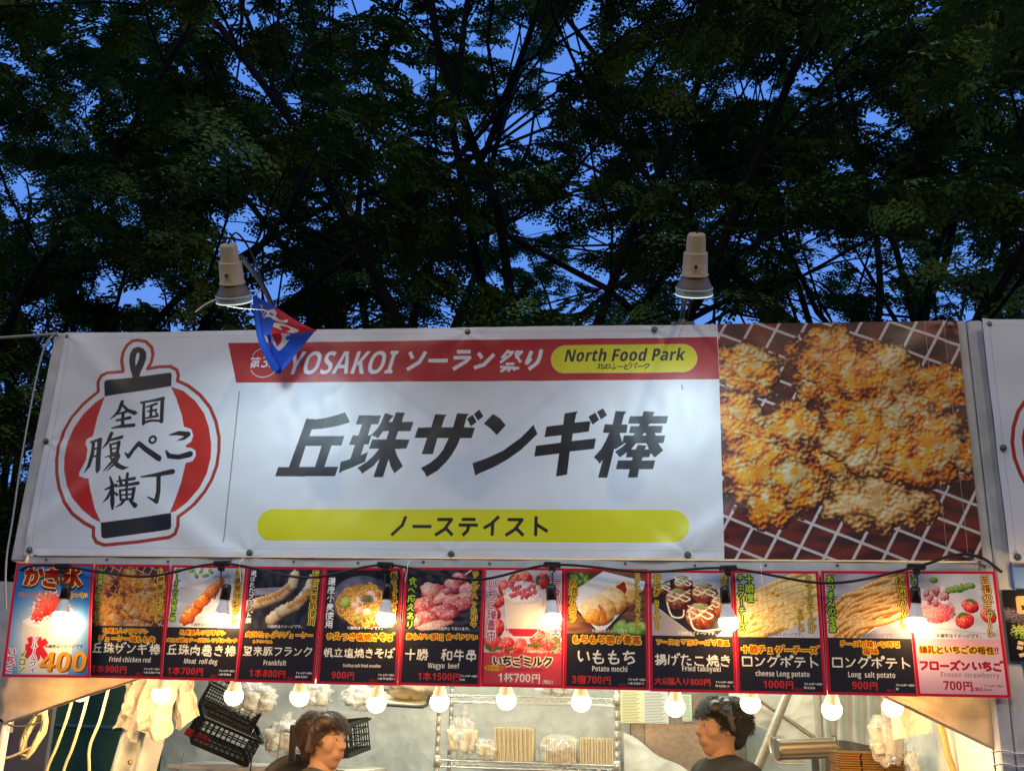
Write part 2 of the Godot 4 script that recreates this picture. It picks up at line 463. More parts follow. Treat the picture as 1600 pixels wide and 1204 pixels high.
func interior() -> void:
	var film := surface("f4f2ec", 0.12)
	film.transparency = BaseMaterial3D.TRANSPARENCY_ALPHA
	film.albedo_color.a = 0.22
	var foam := surface("ead9b4", 0.7, 0.0, grain, 5.0)
	var cloth := relief(surface("c6c1b2", 0.85, 0.0, grain, 2.0), crease, 0.9)
	# wire shelf
	var s := thing("wire_shelf", "chrome wire shelf with white food containers at the back", "shelf", Vector3(-0.036, 0, -2.08))
	for x in [-0.465, 0.465]:
		for z in [0.18, -0.18]:
			var st := tool()
			var prof := [[0.0, 0.0]]
			for i in 38:
				var y := 0.01 + i * 0.05
				prof += [[0.0125, y], [0.0125, y + 0.044], [0.0115, y + 0.046], [0.0115, y + 0.049]]
			prof.append([0.0, 1.92])
			lathe(st, prof, 12, Transform3D(Basis(), Vector3(x, 0, z)))
			made("post", st, M.chrome, s)
	for y in [0.5, 1.0, 1.44, 1.765]:
		var st := tool()
		for z in [0.18, -0.18]:
			for dy in [0.0, -0.032]:
				pipe(st, PackedVector3Array([Vector3(-0.455, y + dy, z), Vector3(0.455, y + dy, z)]), 0.0035, 0.0035, 6)
			var zig := PackedVector3Array()
			for i in 37:
				zig.append(Vector3(-0.45 + i * 0.025, y - (0.032 if i % 2 else 0.0), z))
			pipe(st, zig, 0.0024, 0.0024, 5)
		for x in [-0.455, 0.455]:
			pipe(st, PackedVector3Array([Vector3(x, y, -0.18), Vector3(x, y, 0.18)]), 0.0035, 0.0035, 6)
		for i in 30:
			pipe(st, PackedVector3Array([Vector3(-0.44 + i * 0.03, y + 0.004, -0.18), Vector3(-0.44 + i * 0.03, y + 0.004, 0.18)]), 0.0018, 0.0018, 4)
		made("wire_tier", st, M.chrome, s)
		for x in [-0.465, 0.465]:
			st = tool()
			lathe(st, [[0.0, -0.035], [0.018, -0.035], [0.0185, 0.02], [0.014, 0.024], [0.0, 0.024]], 12, Transform3D(Basis(), Vector3(x, y, 0.18)))
			made("collar", st, M.chrome, s)
	# packs of containers on the shelf
	for c in [["tall pack of cream food containers in the middle of the wire shelf", -0.105, 0.205, 0.165, 0.16, 30], ["short pack of food containers at the right end of the wire shelf", 0.325, 0.17, 0.125, 0.15, 22], ["low pack of food containers in clear film right of the tall pack", 0.14, 0.16, 0.115, 0.14, 20]]:
		var o := thing("container_pack", c[0], "containers", Vector3(c[1], 1.447, -1.98), "container packs on the wire shelf")
		var plate := tool()
		box(plate, Vector3(0, c[3] * 0.5, 0), Vector3(float(c[2]) / c[5] * 0.62, c[3], c[4]), Basis(), 0.0018)
		plate.generate_normals()
		var pm := plate.commit()
		for i in c[5]:
			var p := put("container", pm, foam, o)
			p.position = Vector3(-c[2] * 0.5 + c[2] * (i + 0.5) / c[5], -0.003 * absf(sin(i * 1.3)), 0.004 * sin(i * 1.9))
		if c[5] == 20:
			var st := tool()
			lump(st, Vector3(0, c[3] * 0.52, 0), Vector3(c[2] * 0.78, c[3] * 0.74, c[4] * 0.8), c[1] * 7.0, 0.16)
			made("wrap", st, film, o)
	bag("knotted clear bag of cups at the left end of the shelf", Vector3(-0.375, 1.56, -1.95), Vector3(0.085, 0.11, 0.08), 1.0, film, foam)
	bag("small clear bag beside the knotted bag on the shelf", Vector3(-0.245, 1.505, -1.93), Vector3(0.065, 0.055, 0.07), 2.0, film, foam, false)
	bag("crumpled white bag lying on the top shelf tier", Vector3(0.12, 1.81, -1.98), Vector3(0.12, 0.035, 0.09), 5.0, film, cloth, false)
	# tube lamps under the roof
	for k in 2:
		var tl := thing("tube_lamp", ["white tube lamp under the stall roof, left", "white tube lamp under the stall roof, right"][k], "lamp", Vector3([-0.8, 0.75][k], 2.52, -1.45), "tube lamps under the roof")
		var q := tool()
		pipe(q, PackedVector3Array([Vector3(-0.5, 0, 0), Vector3(0.5, 0, 0)]), 0.014, 0.014, 12)
		made("tube", q, glow("f2f6f4", 3.0), tl)
		q = tool()
		box(q, Vector3(0, 0.045, 0), Vector3(1.08, 0.04, 0.07), Basis(), 0.006)
		made("fitting", q, M.white_steel, tl)
		var al := AreaLight3D.new()
		al.name = "tube_light"
		al.area_size = Vector2(1.0, 0.03)
		al.light_color = Color.html("f2fae6")
		al.light_energy = TUBE
		al.area_range = 8.0
		al.shadow_enabled = true
		tl.add_child(al, true)
		al.position = Vector3(0, -0.02, 0)
		al.rotation.x = -PI / 2
	# baskets and bags on the left
	basket("black lattice basket tipped highest on the left, bag inside", Vector3(-1.55, 1.63, -1.6), Vector3(0.29, 0.135, 0.21), Vector3(0.25, 0.35, -0.42))
	basket("black lattice basket with a red stripe below the highest basket", Vector3(-1.53, 1.485, -1.5), Vector3(0.30, 0.13, 0.21), Vector3(0.3, 0.5, -0.38))
	basket("black lattice basket half hidden behind the worker on the left", Vector3(-1.02, 1.46, -1.7), Vector3(0.34, 0.14, 0.24), Vector3(0.15, -0.2, 0.1))
	var st := tool()
	box(st, Vector3(-1.60, 1.535, -1.385), Vector3(0.12, 0.036, 0.004), Basis.from_euler(Vector3(0.3, 0.5, -0.38)))
	tag(made("red_tag", st, surface("8c1420", 0.5)), "dark red strip fixed on a black basket", "tag")
	bag("clear bag in the highest black basket", Vector3(-1.38, 1.72, -1.5), Vector3(0.13, 0.085, 0.1), 7.0, film, cloth, false)
	bag("bulging clear bag right of the tipped baskets", Vector3(-1.19, 1.53, -1.5), Vector3(0.12, 0.085, 0.1), 8.0, film, cloth)
	bag("clear bag of cups high behind the fourth bulb", Vector3(-1.10, 1.74, -1.62), Vector3(0.1, 0.075, 0.09), 9.0, film, cloth)
	bag("clear bag next to the post of the back wall, top left", Vector3(-0.88, 1.74, -1.7), Vector3(0.1, 0.06, 0.09), 10.0, film, cloth)
	var r := thing("storage_rack", "white rack board carrying the black baskets", "rack", Vector3(-1.28, 0, -1.72))
	st = tool()
	box(st, Vector3(0, 1.385, 0), Vector3(1.0, 0.02, 0.5), Basis(), 0.003)
	made("board", st, M.board, r)
	for x in [-0.46, 0.46]:
		for z in [-0.22, 0.22]:
			st = tool()
			box(st, Vector3(x, 0.688, z), Vector3(0.03, 1.376, 0.03), Basis(), 0.003)
			made("leg", st, M.white_steel, r)
	# round black pan behind the worker
	var pan := thing("frying_pan", "round black pan hanging at the bottom left behind the worker", "pan", Vector3(-1.06, 1.30, -1.28))
	st = tool()
	lathe(st, [[0.0, 0.0], [0.13, 0.0], [0.165, 0.045], [0.16, 0.048], [0.128, 0.008], [0.0, 0.006]], 32, Transform3D(Basis(Vector3.RIGHT, 1.2), Vector3.ZERO))
	made("bowl", st, M.black_plastic, pan)
	st = tool()
	box(st, Vector3(0.0, 0.22, 0.06), Vector3(0.03, 0.16, 0.014), Basis(Vector3.RIGHT, 0.1), 0.004)
	made("handle", st, M.black_plastic, pan)
	# tray under the wall, with a paper sack on it
	var tray := thing("serving_tray", "dark rimmed tray with cream lining left of the wire shelf", "tray", Vector3(-0.72, 1.735, -1.9))
	tray.rotation = Vector3(0.35, 0.1, -0.04)
	st = tool()
	box(st, Vector3.ZERO, Vector3(0.30, 0.012, 0.2), Basis(), 0.004)
	made("lining", st, foam, tray)
	st = tool()
	var rimp := []
	for i in 25:
		var a := TAU * i / 24
		rimp.append(Vector3(signf(cos(a)) * pow(absf(cos(a)), 0.35) * 0.158, 0.008, signf(sin(a)) * pow(absf(sin(a)), 0.35) * 0.108))
	pipe(st, curve(rimp, 2), 0.009, 0.009, 6, false)
	made("rim", st, surface("3a3630", 0.4), tray)
	st = tool()
	lump(st, Vector3(-0.66, 1.80, -1.88), Vector3(0.13, 0.06, 0.08), 14.0, 0.3, 18)
	tag(made("paper_sack", st, surface("b8a688", 0.85, 0.0, grain, 4.0)), "crumpled tan paper sack on the dark rimmed tray", "sack")
	# notices on the back wall, steel cabinet, slanting sheet
	for n in [[0.50, 0.0, 0.12, 0.17, "d8d2a0", "yellowish notice sheet pinned left of the grey notice"], [0.63, 0.004, 0.14, 0.17, "c4c6c0", "grey printed notice sheet pinned beside the yellowish notice"], [0.80, 0.0, 0.05, 0.14, "bcd0b8", "narrow green and white label strip beside the bulb"]]:
		var im := Image.create_empty(96, 128, false, Image.FORMAT_RGB8)
		im.fill(Color.html(n[4]))
		for y in 20:
			im.fill_rect(Rect2i(8, 8 + y * 6, 60 + (y * 37) % 22, 2), Color.html("6c6e66"))
		var nm := StandardMaterial3D.new()
		nm.albedo_texture = ImageTexture.create_from_image(im)
		nm.roughness = 0.8
		var w: float = n[2]
		var h: float = n[3]
		var no := put("notice", sheet(4, 4, func(u, v): return Vector3((u - 0.5) * w, (0.5 - v) * h, 0.004 * sin(u * 3.0))), nm)
		no.position = Vector3(n[0], 1.735, -2.25 + n[1])
		tag(no, n[5], "notice")
	var cab := thing("steel_cabinet", "stainless cabinet with a framed door behind the black shirted worker", "cabinet", Vector3(0.80, 0, -2.42))
	st = tool()
	box(st, Vector3(0, 0.92, 0), Vector3(0.62, 1.84, 0.28), Basis(), 0.006)
	made("case", st, M.steel, cab)
	st = tool()
	box(st, Vector3(0.02, 1.22, 0.148), Vector3(0.5, 0.86, 0.012), Basis(), 0.005)
	var door := made("door", st, surface("9a9288", 0.35, 0.8, grain, 3.0), cab)
	st = tool()
	pipe(st, PackedVector3Array([Vector3(0.20, 1.3, 0.17), Vector3(0.20, 1.62, 0.17)]), 0.009)
	made("handle", st, M.chrome, door)
	var sl := put("slanting_sheet", sheet(20, 16, func(u, v): return Vector3(lerpf(0.46, 0.80, u) + v * 0.02, lerpf(1.60, 1.41, u) - v * 1.25 + 0.01 * sin(u * 9.0 + v * 5.0), -2.02 + 0.03 * sin(u * 5.0) * v + 0.02 * v)), M.tarp)
	tag(sl, "white sheet with a slanting top edge right of the wire shelf", "tarpaulin")
	# tent poles on the right, hanging cloth, heater
	for p in [["thick slanting grey tent pole right of the second worker", Vector3(1.29, 1.90, -1.5), Vector3(0.98, 1.25, -1.36), 0.021], ["thin brace crossing the slanting tent pole", Vector3(1.07, 1.80, -1.52), Vector3(1.36, 1.60, -1.5), 0.010], ["upright pole beside the perforated heater", Vector3(1.395, 2.2, -1.56), Vector3(1.395, 0.0, -1.56), 0.014]]:
		st = tool()
		pipe(st, PackedVector3Array([p[1], p[2]]), p[3], p[3], 12)
		tag(made("tent_pole", st, surface("a8a496", 0.45, 0.3, grain, 3.0)), p[0], "pole")
	tag(put("cloth_gusset", sheet(14, 14, func(u, v): return Vector3(lerpf(0.98, 1.38, u), lerpf(1.98, lerpf(1.70, 1.54, u), v), -1.62 + 0.01 * sin(u * 7.0))), M.tarp), "white triangular cloth behind the slanting tent pole", "tarpaulin")
	tag(put("blue_white_sheet", sheet(30, 20, func(u, v): return Vector3(lerpf(1.42, 1.70, u), lerpf(2.0, 1.585 + 0.01 * sin(u * 6.0), v), -1.60 + 0.016 * sin(u * 26.0 + v) + 0.01 * sin(v * 6.0))), relief(surface("c4d0d2", 0.5, 0.0, grain, 1.0), cloud_map, 0.8)), "pale bluish plastic sheet hanging behind the right bulbs", "sheet")
	tag(put("grey_sheet", sheet(16, 8, func(u, v): return Vector3(lerpf(1.36, 1.71, u), lerpf(1.60, 1.2, v), -1.66 + 0.01 * sin(u * 20.0))), surface("7c7a74", 0.7, 0.0, grain, 2.0)), "grey canvas strip below the pale bluish sheet", "sheet")
	var ht := thing("heater", "perforated metal drum heater on a wire bracket, right side", "heater", Vector3(1.275, 1.56, -1.2))
	ht.rotation = Vector3(0.1, 0.16, 0.06)
	var holes := Image.create_empty(256, 64, false, Image.FORMAT_RGB8)
	holes.fill(Color.html("a89c88"))
	for j in 8:
		for i in 32:
			holes.fill_rect(Rect2i(i * 8 + (4 if j % 2 else 0), j * 8 + 2, 4, 4), Color.html("2a2622"))
	var hm := StandardMaterial3D.new()
	hm.albedo_texture = ImageTexture.create_from_image(holes)
	hm.metallic = 0.6
	hm.roughness = 0.4
	put("perforated_drum", sheet(2, 20, func(u, v): return Vector3(lerpf(-0.125, 0.125, u), cos(v * PI * 1.3 + 0.2) * 0.045, sin(v * PI * 1.3 + 0.2) * 0.045)), hm, ht)
	for x in [-0.128, 0.128]:
		st = tool()
		lathe(st, [[0.0, -0.004], [0.05, -0.004], [0.05, 0.004], [0.0, 0.004]], 20, Transform3D(Basis(Vector3.BACK, PI / 2), Vector3(x, 0, 0)), false)
		made("end_plate", st, M.steel, ht)
	st = tool()
	pipe(st, curve([Vector3(-0.16, 0.06, 0.0), Vector3(-0.165, 0.0, 0.03), Vector3(-0.14, -0.05, 0.03), Vector3(-0.02, -0.058, 0.03)], 5), 0.006, 0.006, 6)
	pipe(st, PackedVector3Array([Vector3(-0.16, 0.06, 0.0), Vector3(-0.135, 0.045, 0.0)]), 0.005, 0.005, 6)
	made("bracket", st, M.chrome, ht)
	# bundle of brown cardboard
	var gold := relief(surface("b07c2a", 0.85, 0.0, weave, 12.0), weave, 0.15)
	for i in 3:
		var o := thing("cardboard_bundle", ["left brown cardboard bundle at the bottom right", "middle brown cardboard bundle at the bottom right", "right brown cardboard bundle at the bottom right"][i], "cardboard", Vector3(1.385 + i * 0.089, 1.28, -0.9), "brown cardboard bundles")
		for j in 30:
			st = tool()
			box(st, Vector3(0.002 * sin(j * 5.0 + i), 0.005 + j * 0.0093, 0.003 * sin(j * 2.9)), Vector3(0.086 - 0.003 * absf(sin(j * 3.1)), 0.0075, 0.24), Basis(Vector3.UP, 0.02 * sin(j * 2.0 + i)), 0.0015)
			made("folded_box", st, gold, o)
	var tb := thing("side_table", "white side table under the cardboard bundles", "table", Vector3(1.47, 0, -0.9))
	st = tool()
	box(st, Vector3(0, 1.265, 0), Vector3(0.34, 0.03, 0.34), Basis(), 0.004)
	made("table_top", st, M.board, tb)
	for x in [-0.14, 0.14]:
		for z in [-0.14, 0.14]:
			st = tool()
			box(st, Vector3(x, 0.625, z), Vector3(0.03, 1.25, 0.03), Basis(), 0.003)
			made("leg", st, M.white_steel, tb)
	# white bag hung at the right, ribbed hose, folded paper on the wall
	bag("white plastic bag hanging on the right side wall", Vector3(1.53, 1.62, -0.72), Vector3(0.075, 0.10, 0.05), 20.0, film, cloth)
	st = tool()
	lump(st, Vector3(1.60, 1.52, -0.66), Vector3(0.03, 0.05, 0.03), 22.0, 0.8, 20)
	tag(made("torn_film", st, film), "torn shred of white film right of the cardboard", "film")
	st = tool()
	var rib := curve([Vector3(1.612, 1.80, -0.42), Vector3(1.655, 1.66, -0.42), Vector3(1.672, 1.56, -0.42), Vector3(1.69, 1.46, -0.42), Vector3(1.70, 1.1, -0.42)], 10)
	pipe(st, rib, 0.0125, 0.0125, 10)
	tag(made("ribbed_hose", st, relief(surface("b89a68", 0.6, 0.0, grain, 6.0), weave, 0.3)), "tan ribbed hose running down the right side wall", "hose")
	tag(put("hung_cloth", sheet(10, 12, func(u, v): return Vector3(lerpf(1.50, 1.64, u), lerpf(1.80, 1.61 + 0.03 * u, v), -0.52 + 0.012 * sin(u * 8.0) + 0.02 * v)), cloth), "white cloth flap hanging beside the tan ribbed hose", "cloth")
	# left side: cloths, cables, dark green canvas
	var cl := thing("folded_cloth", "white folded cloths hanging in the upper left of the stall", "cloth", Vector3.ZERO)
	for k in [[-1.60, -1.50, 1.86, 1.545, -0.55, 0.5], [-1.53, -1.385, 1.86, 1.60, -0.50, 1.7], [-1.45, -1.31, 1.86, 1.555, -0.47, 2.6], [-1.36, -1.255, 1.86, 1.60, -0.53, 4.0]]:
		put("fold", sheet(26, 30, func(u, v): return Vector3(lerpf(k[0], k[1], u) + 0.02 * sin(v * 3.0 + k[5]), lerpf(k[2], k[3] + 0.03 * sin(u * 4.0 + k[5]), v), k[4] + 0.018 * sin(u * 9.0 + k[5]) + 0.012 * sin(v * 7.0 + k[5]) + 0.014 * noise.get_noise_2d(u * 4.0 + k[5] * 3.0, v * 5.0))), cloth, cl)
	tag(put("side_curtain", sheet(18, 20, func(u, v): return Vector3(lerpf(-1.60, -1.42, u) - v * 0.16, lerpf(1.62, 0.5, v), -0.62 + 0.035 * sin(u * 11.0 + v * 2.0))), M.tarp), "gathered white side curtain below the hanging cloths", "curtain")
	st = tool()
	lathe(st, [[0.006, -0.002], [0.011, -0.002], [0.011, 0.002], [0.006, 0.002]], 14, Transform3D(Basis(Vector3.RIGHT, PI / 2), Vector3(-1.533, 1.44, -0.575)))
	tag(made("eyelet", st, surface("b8862c", 0.35, 0.9)), "brass eyelet in the gathered side curtain", "eyelet")
	for c in [["left of the two pale cables hanging behind the first bulb", [Vector3(-1.672, 1.70, -0.3), Vector3(-1.688, 1.60, -0.3), Vector3(-1.712, 1.50, -0.3), Vector3(-1.742, 1.38, -0.3), Vector3(-1.742, 1.1, -0.3)]], ["right of the two pale cables hanging behind the first bulb", [Vector3(-1.61, 1.70, -0.3), Vector3(-1.625, 1.60, -0.3), Vector3(-1.645, 1.50, -0.3), Vector3(-1.672, 1.38, -0.3), Vector3(-1.67, 1.1, -0.3)]], ["pale cable hanging in front of the white cloths", [Vector3(-1.53, 1.72, -0.3), Vector3(-1.548, 1.60, -0.3), Vector3(-1.575, 1.50, -0.3), Vector3(-1.56, 1.38, -0.3), Vector3(-1.55, 1.1, -0.3)]]]:
		st = tool()
		pipe(st, curve(c[1], 6), 0.0058, 0.0058, 8)
		tag(made("power_cable", st, M.cable), c[0], "cable", "pale cables hanging on the left")
	st = tool()
	var loops := []
	for i in 70:
		var a := i * 0.72
		loops.append(Vector3(-1.815 + cos(a) * (0.03 + 0.008 * sin(i * 1.3)) + sin(a) * 0.024, 1.545 + sin(a) * (0.085 + 0.012 * sin(i * 0.9)), -0.3 + 0.014 * sin(i * 2.1)))
	loops += [Vector3(-1.88, 1.46, -0.28), Vector3(-1.96, 1.44, -0.26)]
	pipe(st, curve(loops, 3), 0.0055, 0.0055, 6)
	tag(made("cable_coil", st, M.cable), "coiled pale yellow cable tied up at the far left", "cable")
	st = tool()
	pipe(st, curve([Vector3(-1.86, 1.76, 0.0), Vector3(-1.83, 1.63, -0.02), Vector3(-1.785, 1.575, -0.1), Vector3(-1.74, 1.59, -0.2)], 6), 0.004, 0.004, 6)
	tag(made("power_cable", st, M.black_rubber), "thin black cable looping under the left corner panel", "cable")
	tag(put("green_canvas", sheet(20, 20, func(u, v): return Vector3(lerpf(-3.6, -2.15, u), lerpf(2.3, 0.02, v), -2.2 + 0.04 * sin(u * 18.0))), surface("1c4a3a", 0.7, 0.0, grain, 1.0)), "dark green canvas wall beyond the left side of the stall", "canvas")
	st = tool()
	pipe(st, PackedVector3Array([Vector3(-2.75, 1.555, -1.9), Vector3(-1.86, 1.555, -1.6)]), 0.014, 0.014, 10)
	tag(made("cross_pipe", st, surface("4a6068", 0.4, 0.4)), "bluish pipe crossing the dark green canvas", "pipe")
	st = tool()
	box(st, Vector3(-2.32, 1.05, -0.95), Vector3(0.42, 2.1, 0.03))
	tag(made("grey_board", st, surface("6a6a70", 0.6, 0.0, grain, 1.0)), "grey panel behind the coiled cable at the far left", "panel")
	for c in [["thin cord hanging under the tipped baskets", Vector3(-1.62, 1.46, -1.3), 0.002], ["black cord hanging left of the first worker", Vector3(-1.28, 1.44, -1.3), 0.004], ["grey cord hanging beside the bulging bag", Vector3(-1.15, 1.58, -1.3), 0.003]]:
		st = tool()
		pipe(st, curve([c[1], c[1] + Vector3(0.0, -0.12, 0.01), c[1] + Vector3(-0.02, -0.25, 0.0), c[1] + Vector3(-0.03, -0.9, 0)], 5), c[2], c[2], 5)
		tag(made("cord", st, M.black_rubber if c[2] > 0.003 else surface("8a8478", 0.6)), c[0], "cord")

func workers() -> void:
	var skin := surface("8e6a52", 0.62, 0.0, grain, 20.0)
	skin.subsurf_scatter_enabled = true
	skin.subsurf_scatter_strength = 0.05
	var black := relief(surface("1a1a1b", 0.9, 0.0, grain, 3.0), cloud_map, 0.5)
	person("person with brown hair standing behind the counter under the noodle poster", Vector3(-0.79, 0, -0.8), 1.2, 1.645, relief(surface("3a3632", 0.9, 0.0, grain, 3.0), cloud_map, 0.5), surface("20242c", 0.9), skin, surface("2c1b10", 0.55), 1.0, 0.03)
	person("person in a black shirt with dark hair standing further back, right of centre", Vector3(0.91, 0, -1.1), -1.2, 1.75, black, surface("22242a", 0.9), skin, surface("120d0a", 0.5), 0.6, 0.0)
# ---------------------------------------------------------------- next stalls, ropes, lamps across the walkway
func neighbours() -> void:
	var s := thing("food_stall", "neighbouring white stall frame at the right edge", "stall", Vector3.ZERO)
	var st := tool()
	box(st, Vector3(1.806, 1.547, -0.034), Vector3(0.054, 3.094, 0.06), Basis(), 0.006)
	made("post", st, M.white_steel, s)
	st = tool()
	box(st, Vector3(5.2, 1.547, -0.034), Vector3(0.054, 3.094, 0.06), Basis(), 0.006)
	made("post", st, M.white_steel, s)
	for y in [2.19, 3.06]:
		st = tool()
		box(st, Vector3(3.5, y, -0.03), Vector3(3.33, 0.06, 0.05), Basis(), 0.005)
		made("header_rail", st, M.white_steel, s)
	st = tool()
	box(st, Vector3(3.5, 2.62, -0.012), Vector3(3.33, 0.86, 0.012))
	made("header_panel", st, M.white_steel, s)
	put("front_sheet", sheet(20, 10, func(u, v): return Vector3(lerpf(1.84, 5.1, u), lerpf(2.14, 0.9, v), -0.9 - u * 0.3)), M.tarp, s)
	var im := Image.create_empty(1024, 518, false, Image.FORMAT_RGB8)
	im.fill(Color.html("eceef0"))
	im.blit_rect(banner_art, Rect2i(0, 0, 405, 518), Vector2i.ZERO)
	var m := StandardMaterial3D.new()
	m.albedo_texture = ImageTexture.create_from_image(im)
	m.roughness = 0.4
	var b := thing("banner", "neighbouring white banner with only a red outline showing, right edge", "banner", Vector3.ZERO)
	put("vinyl_sheet", sheet(50, 24, func(u, v): return Vector3(lerpf(1.818, 3.56, u), lerpf(3.085, 2.20, v), 0.016 + 0.02 * exp(-u * 60.0) + 0.004 * noise.get_noise_2d(u * 6.0, v * 4.0) + 0.006 * exp(-pow((u - v * 0.5) * 9.0, 2.0)))), m, b)
	for p in [[1.842, 3.066, 0.03], [1.842, 2.60, 0.03], [1.846, 2.216, 0.03]]:
		bolt(Vector3(p[0], p[1], p[2]), b)
	# its bulb just outside the picture, its poster
	var o := thing("string_light", "neighbouring hanging bulb at the right edge above the dark poster", "string light", Vector3.ZERO)
	bulb_mesh(o, Vector3(1.965, 2.075, 0.14), 0.034, glow("ffd9a0", 9.0), 0.06, surface("b89a68", 0.5))
	st = tool()
	pipe(st, curve([Vector3(1.965, 2.19, 0.14), Vector3(2.05, 2.23, 0.08), Vector3(2.6, 2.17, 0.05), Vector3(3.2, 2.21, 0.05)], 6), 0.005)
	made("cable", st, M.black_rubber, o)
	var pi := Image.create_empty(256, 256, false, Image.FORMAT_RGB8)
	pi.fill(Color.html("17130f"))
	for s2 in [[90, 120, 60, 50, 0.3], [60, 150, 40, 34, 0.1], [130, 140, 50, 40, 0.4]]:
		blob(pi, s2[0], s2[1], s2[2], s2[3], s2[4], hexes("2a4a10 7a9a2c d0d870"), 0.9, 0.06)
	blob(pi, 30, 96, 60, 26, 0.2, hexes("1a1418 4a4048 8a8088"), 0.8, 0.06)
	blob(pi, 170, 150, 60, 50, 0.1, hexes("8a5a2c d8a870 f6e0b0"), 0.2, 0.05)
	text(pi, "四川", 34, 14, 74, 14, Color.html("f0b070"))
	text(pi, "ジャン", 24, 176, 72, 13, Color.html("f0d0a0"))
	var pm := StandardMaterial3D.new()
	pm.albedo_texture = ImageTexture.create_from_image(pi)
	pm.roughness = 0.3
	var po := put("menu_poster", sheet(4, 4, func(u, v): return Vector3(u * 0.27, -v * 0.235, 0.004 * sin(u * 3.0))), pm)
	po.position = Vector3(1.790, 2.108, 0.005)
	tag(po, "dark poster with green salad and orange letters at the right edge", "poster")
	st = tool()
	box(st, Vector3(1.93, 2.15, 0.0), Vector3(0.20, 0.075, 0.02), Basis(), 0.003)
	tag(made("blue_sign", st, surface("6f93c8", 0.6)), "pale blue sign strip above the dark poster at right", "sign")
	for y in [1.585, 1.545]:
		st = tool()
		pipe(st, curve([Vector3(1.70, y - 0.004, 0.0), Vector3(1.74, y + 0.004, 0.008), Vector3(1.775, y - 0.004, 0.006), Vector3(1.86, y - 0.002, -0.01)], 4), 0.0028, 0.0028, 6)
		tag(made("cable_tie", st, M.bulb_base), "%s white cable tie round the right post" % ["upper" if y > 1.57 else "lower"], "cable tie")
	# left: rope, clear hose along the frame, the next tent's cloth
	st = tool()
	pipe(st, curve([Vector3(-1.81, 3.112, 0.0), Vector3(-2.08, 3.112, -0.03), Vector3(-3.4, 3.16, -0.3)], 6), 0.006, 0.006, 6)
	tag(made("guy_rope", st, surface("a8a498", 0.8)), "pale rope tied to the top left corner of the frame", "rope")
	st = tool()
	pipe(st, curve([Vector3(-1.80, 3.118, 0.01), Vector3(-1.845, 3.06, 0.012), Vector3(-1.868, 2.9, 0.0), Vector3(-1.872, 2.6, 0.0), Vector3(-1.866, 2.35, 0.0), Vector3(-1.862, 2.17, 0.0), Vector3(-1.85, 2.0, -0.03)], 8), 0.0036, 0.0036, 8)
	var hose := surface("b8b8b0", 0.2)
	tag(made("clear_hose", st, hose), "thin pale hose running down the left frame edge", "hose")
	tag(put("tent_cloth", sheet(12, 10, func(u, v): return Vector3(lerpf(-3.2, -1.86, u), lerpf(2.20 - 0.08 * u, 1.55, v), -0.22 + 0.02 * sin(u * 14.0 + v * 2.0))), M.tarp), "white cloth of the next tent at the far left", "tarpaulin")
	# lamps on poles across the walkway, behind the viewer: they light the fronts of the fittings and the leaves
	for k in 4:
		var x: float = [-9.0, -3.0, 3.5, 9.5][k]
		var l := thing("street_lamp", ["walkway lamp on a pole behind the viewer, far left", "walkway lamp on a pole behind the viewer, left of centre", "walkway lamp on a pole behind the viewer, right of centre", "walkway lamp on a pole behind the viewer, far right"][k], "lamp", Vector3(x, 0, 7.6), "lamps across the walkway")
		st = tool()
		pipe(st, PackedVector3Array([Vector3.ZERO, Vector3(0, 8.6, 0)]), 0.07, 0.045, 12)
		made("pole", st, M.steel, l)
		st = tool()
		lathe(st, [[0.0, -0.22], [0.13, -0.18], [0.22, 0.0], [0.13, 0.18], [0.0, 0.22]], 24, Transform3D(Basis(), Vector3(0, 8.8, 0)))
		made("globe", st, glow("ffe8c0", 6.0), l)
		var li := OmniLight3D.new()
		li.name = "lamp_light"
		li.light_color = Color.html("fbe2ae")
		li.light_energy = WALK_LAMP
		li.light_size = 0.2
		li.omni_range = 60.0
		li.omni_attenuation = 2.0
		li.shadow_enabled = true
		l.add_child(li, true)
		li.position = Vector3(0, 8.8, 0)

const WALK_LAMP := 11.5

# ---------------------------------------------------------------- trees
var spray: ArrayMesh
var leaf: StandardMaterial3D

func make_spray() -> void:
	# one leafy twig about 0.5 m long: pointed leaves left and right of it, each folded along its midrib
	var rg := RandomNumberGenerator.new()
	rg.seed = 11
	var st := SurfaceTool.new()
	st.begin(Mesh.PRIMITIVE_TRIANGLES)
	st.set_smooth_group(-1)
	for b in 5:
		var yaw := (b - 2) * 0.45 + rg.randf_range(-0.1, 0.1)
		var dir := Vector3(sin(yaw), rg.randf_range(-0.15, 0.1), cos(yaw))
		var root := Vector3(0, 0, 0.06 * b * 0.5)
		for i in 6:
			var p := root + dir * (0.05 + 0.055 * i) + Vector3(0, -0.004 * i * i, 0)
			for s in [-1.0, 1.0]:
				var d := (dir.rotated(Vector3.UP, s * rg.randf_range(0.6, 1.1)) + Vector3(0, rg.randf_range(-0.55, 0.1), 0)).normalized()
				var l := rg.randf_range(0.06, 0.095)
				var w := d.cross(Vector3.UP).normalized() * l * 0.33 + Vector3(0, l * 0.09, 0)
				var w2 := d.cross(Vector3.UP).normalized() * l * -0.33 + Vector3(0, l * 0.09, 0)
				var tip := p + d * l
				var mid := p + d * l * 0.45
				tri(st, p, mid + w, tip)
				tri(st, p, tip, mid + w2)
	st.generate_normals()
	spray = st.commit()
	leaf = surface("5e7a3a", 0.75)
	leaf.metallic_specular = 0.3
	leaf.vertex_color_use_as_albedo = true
	leaf.backlight_enabled = true
	leaf.backlight = Color(0.2, 0.3, 0.1)

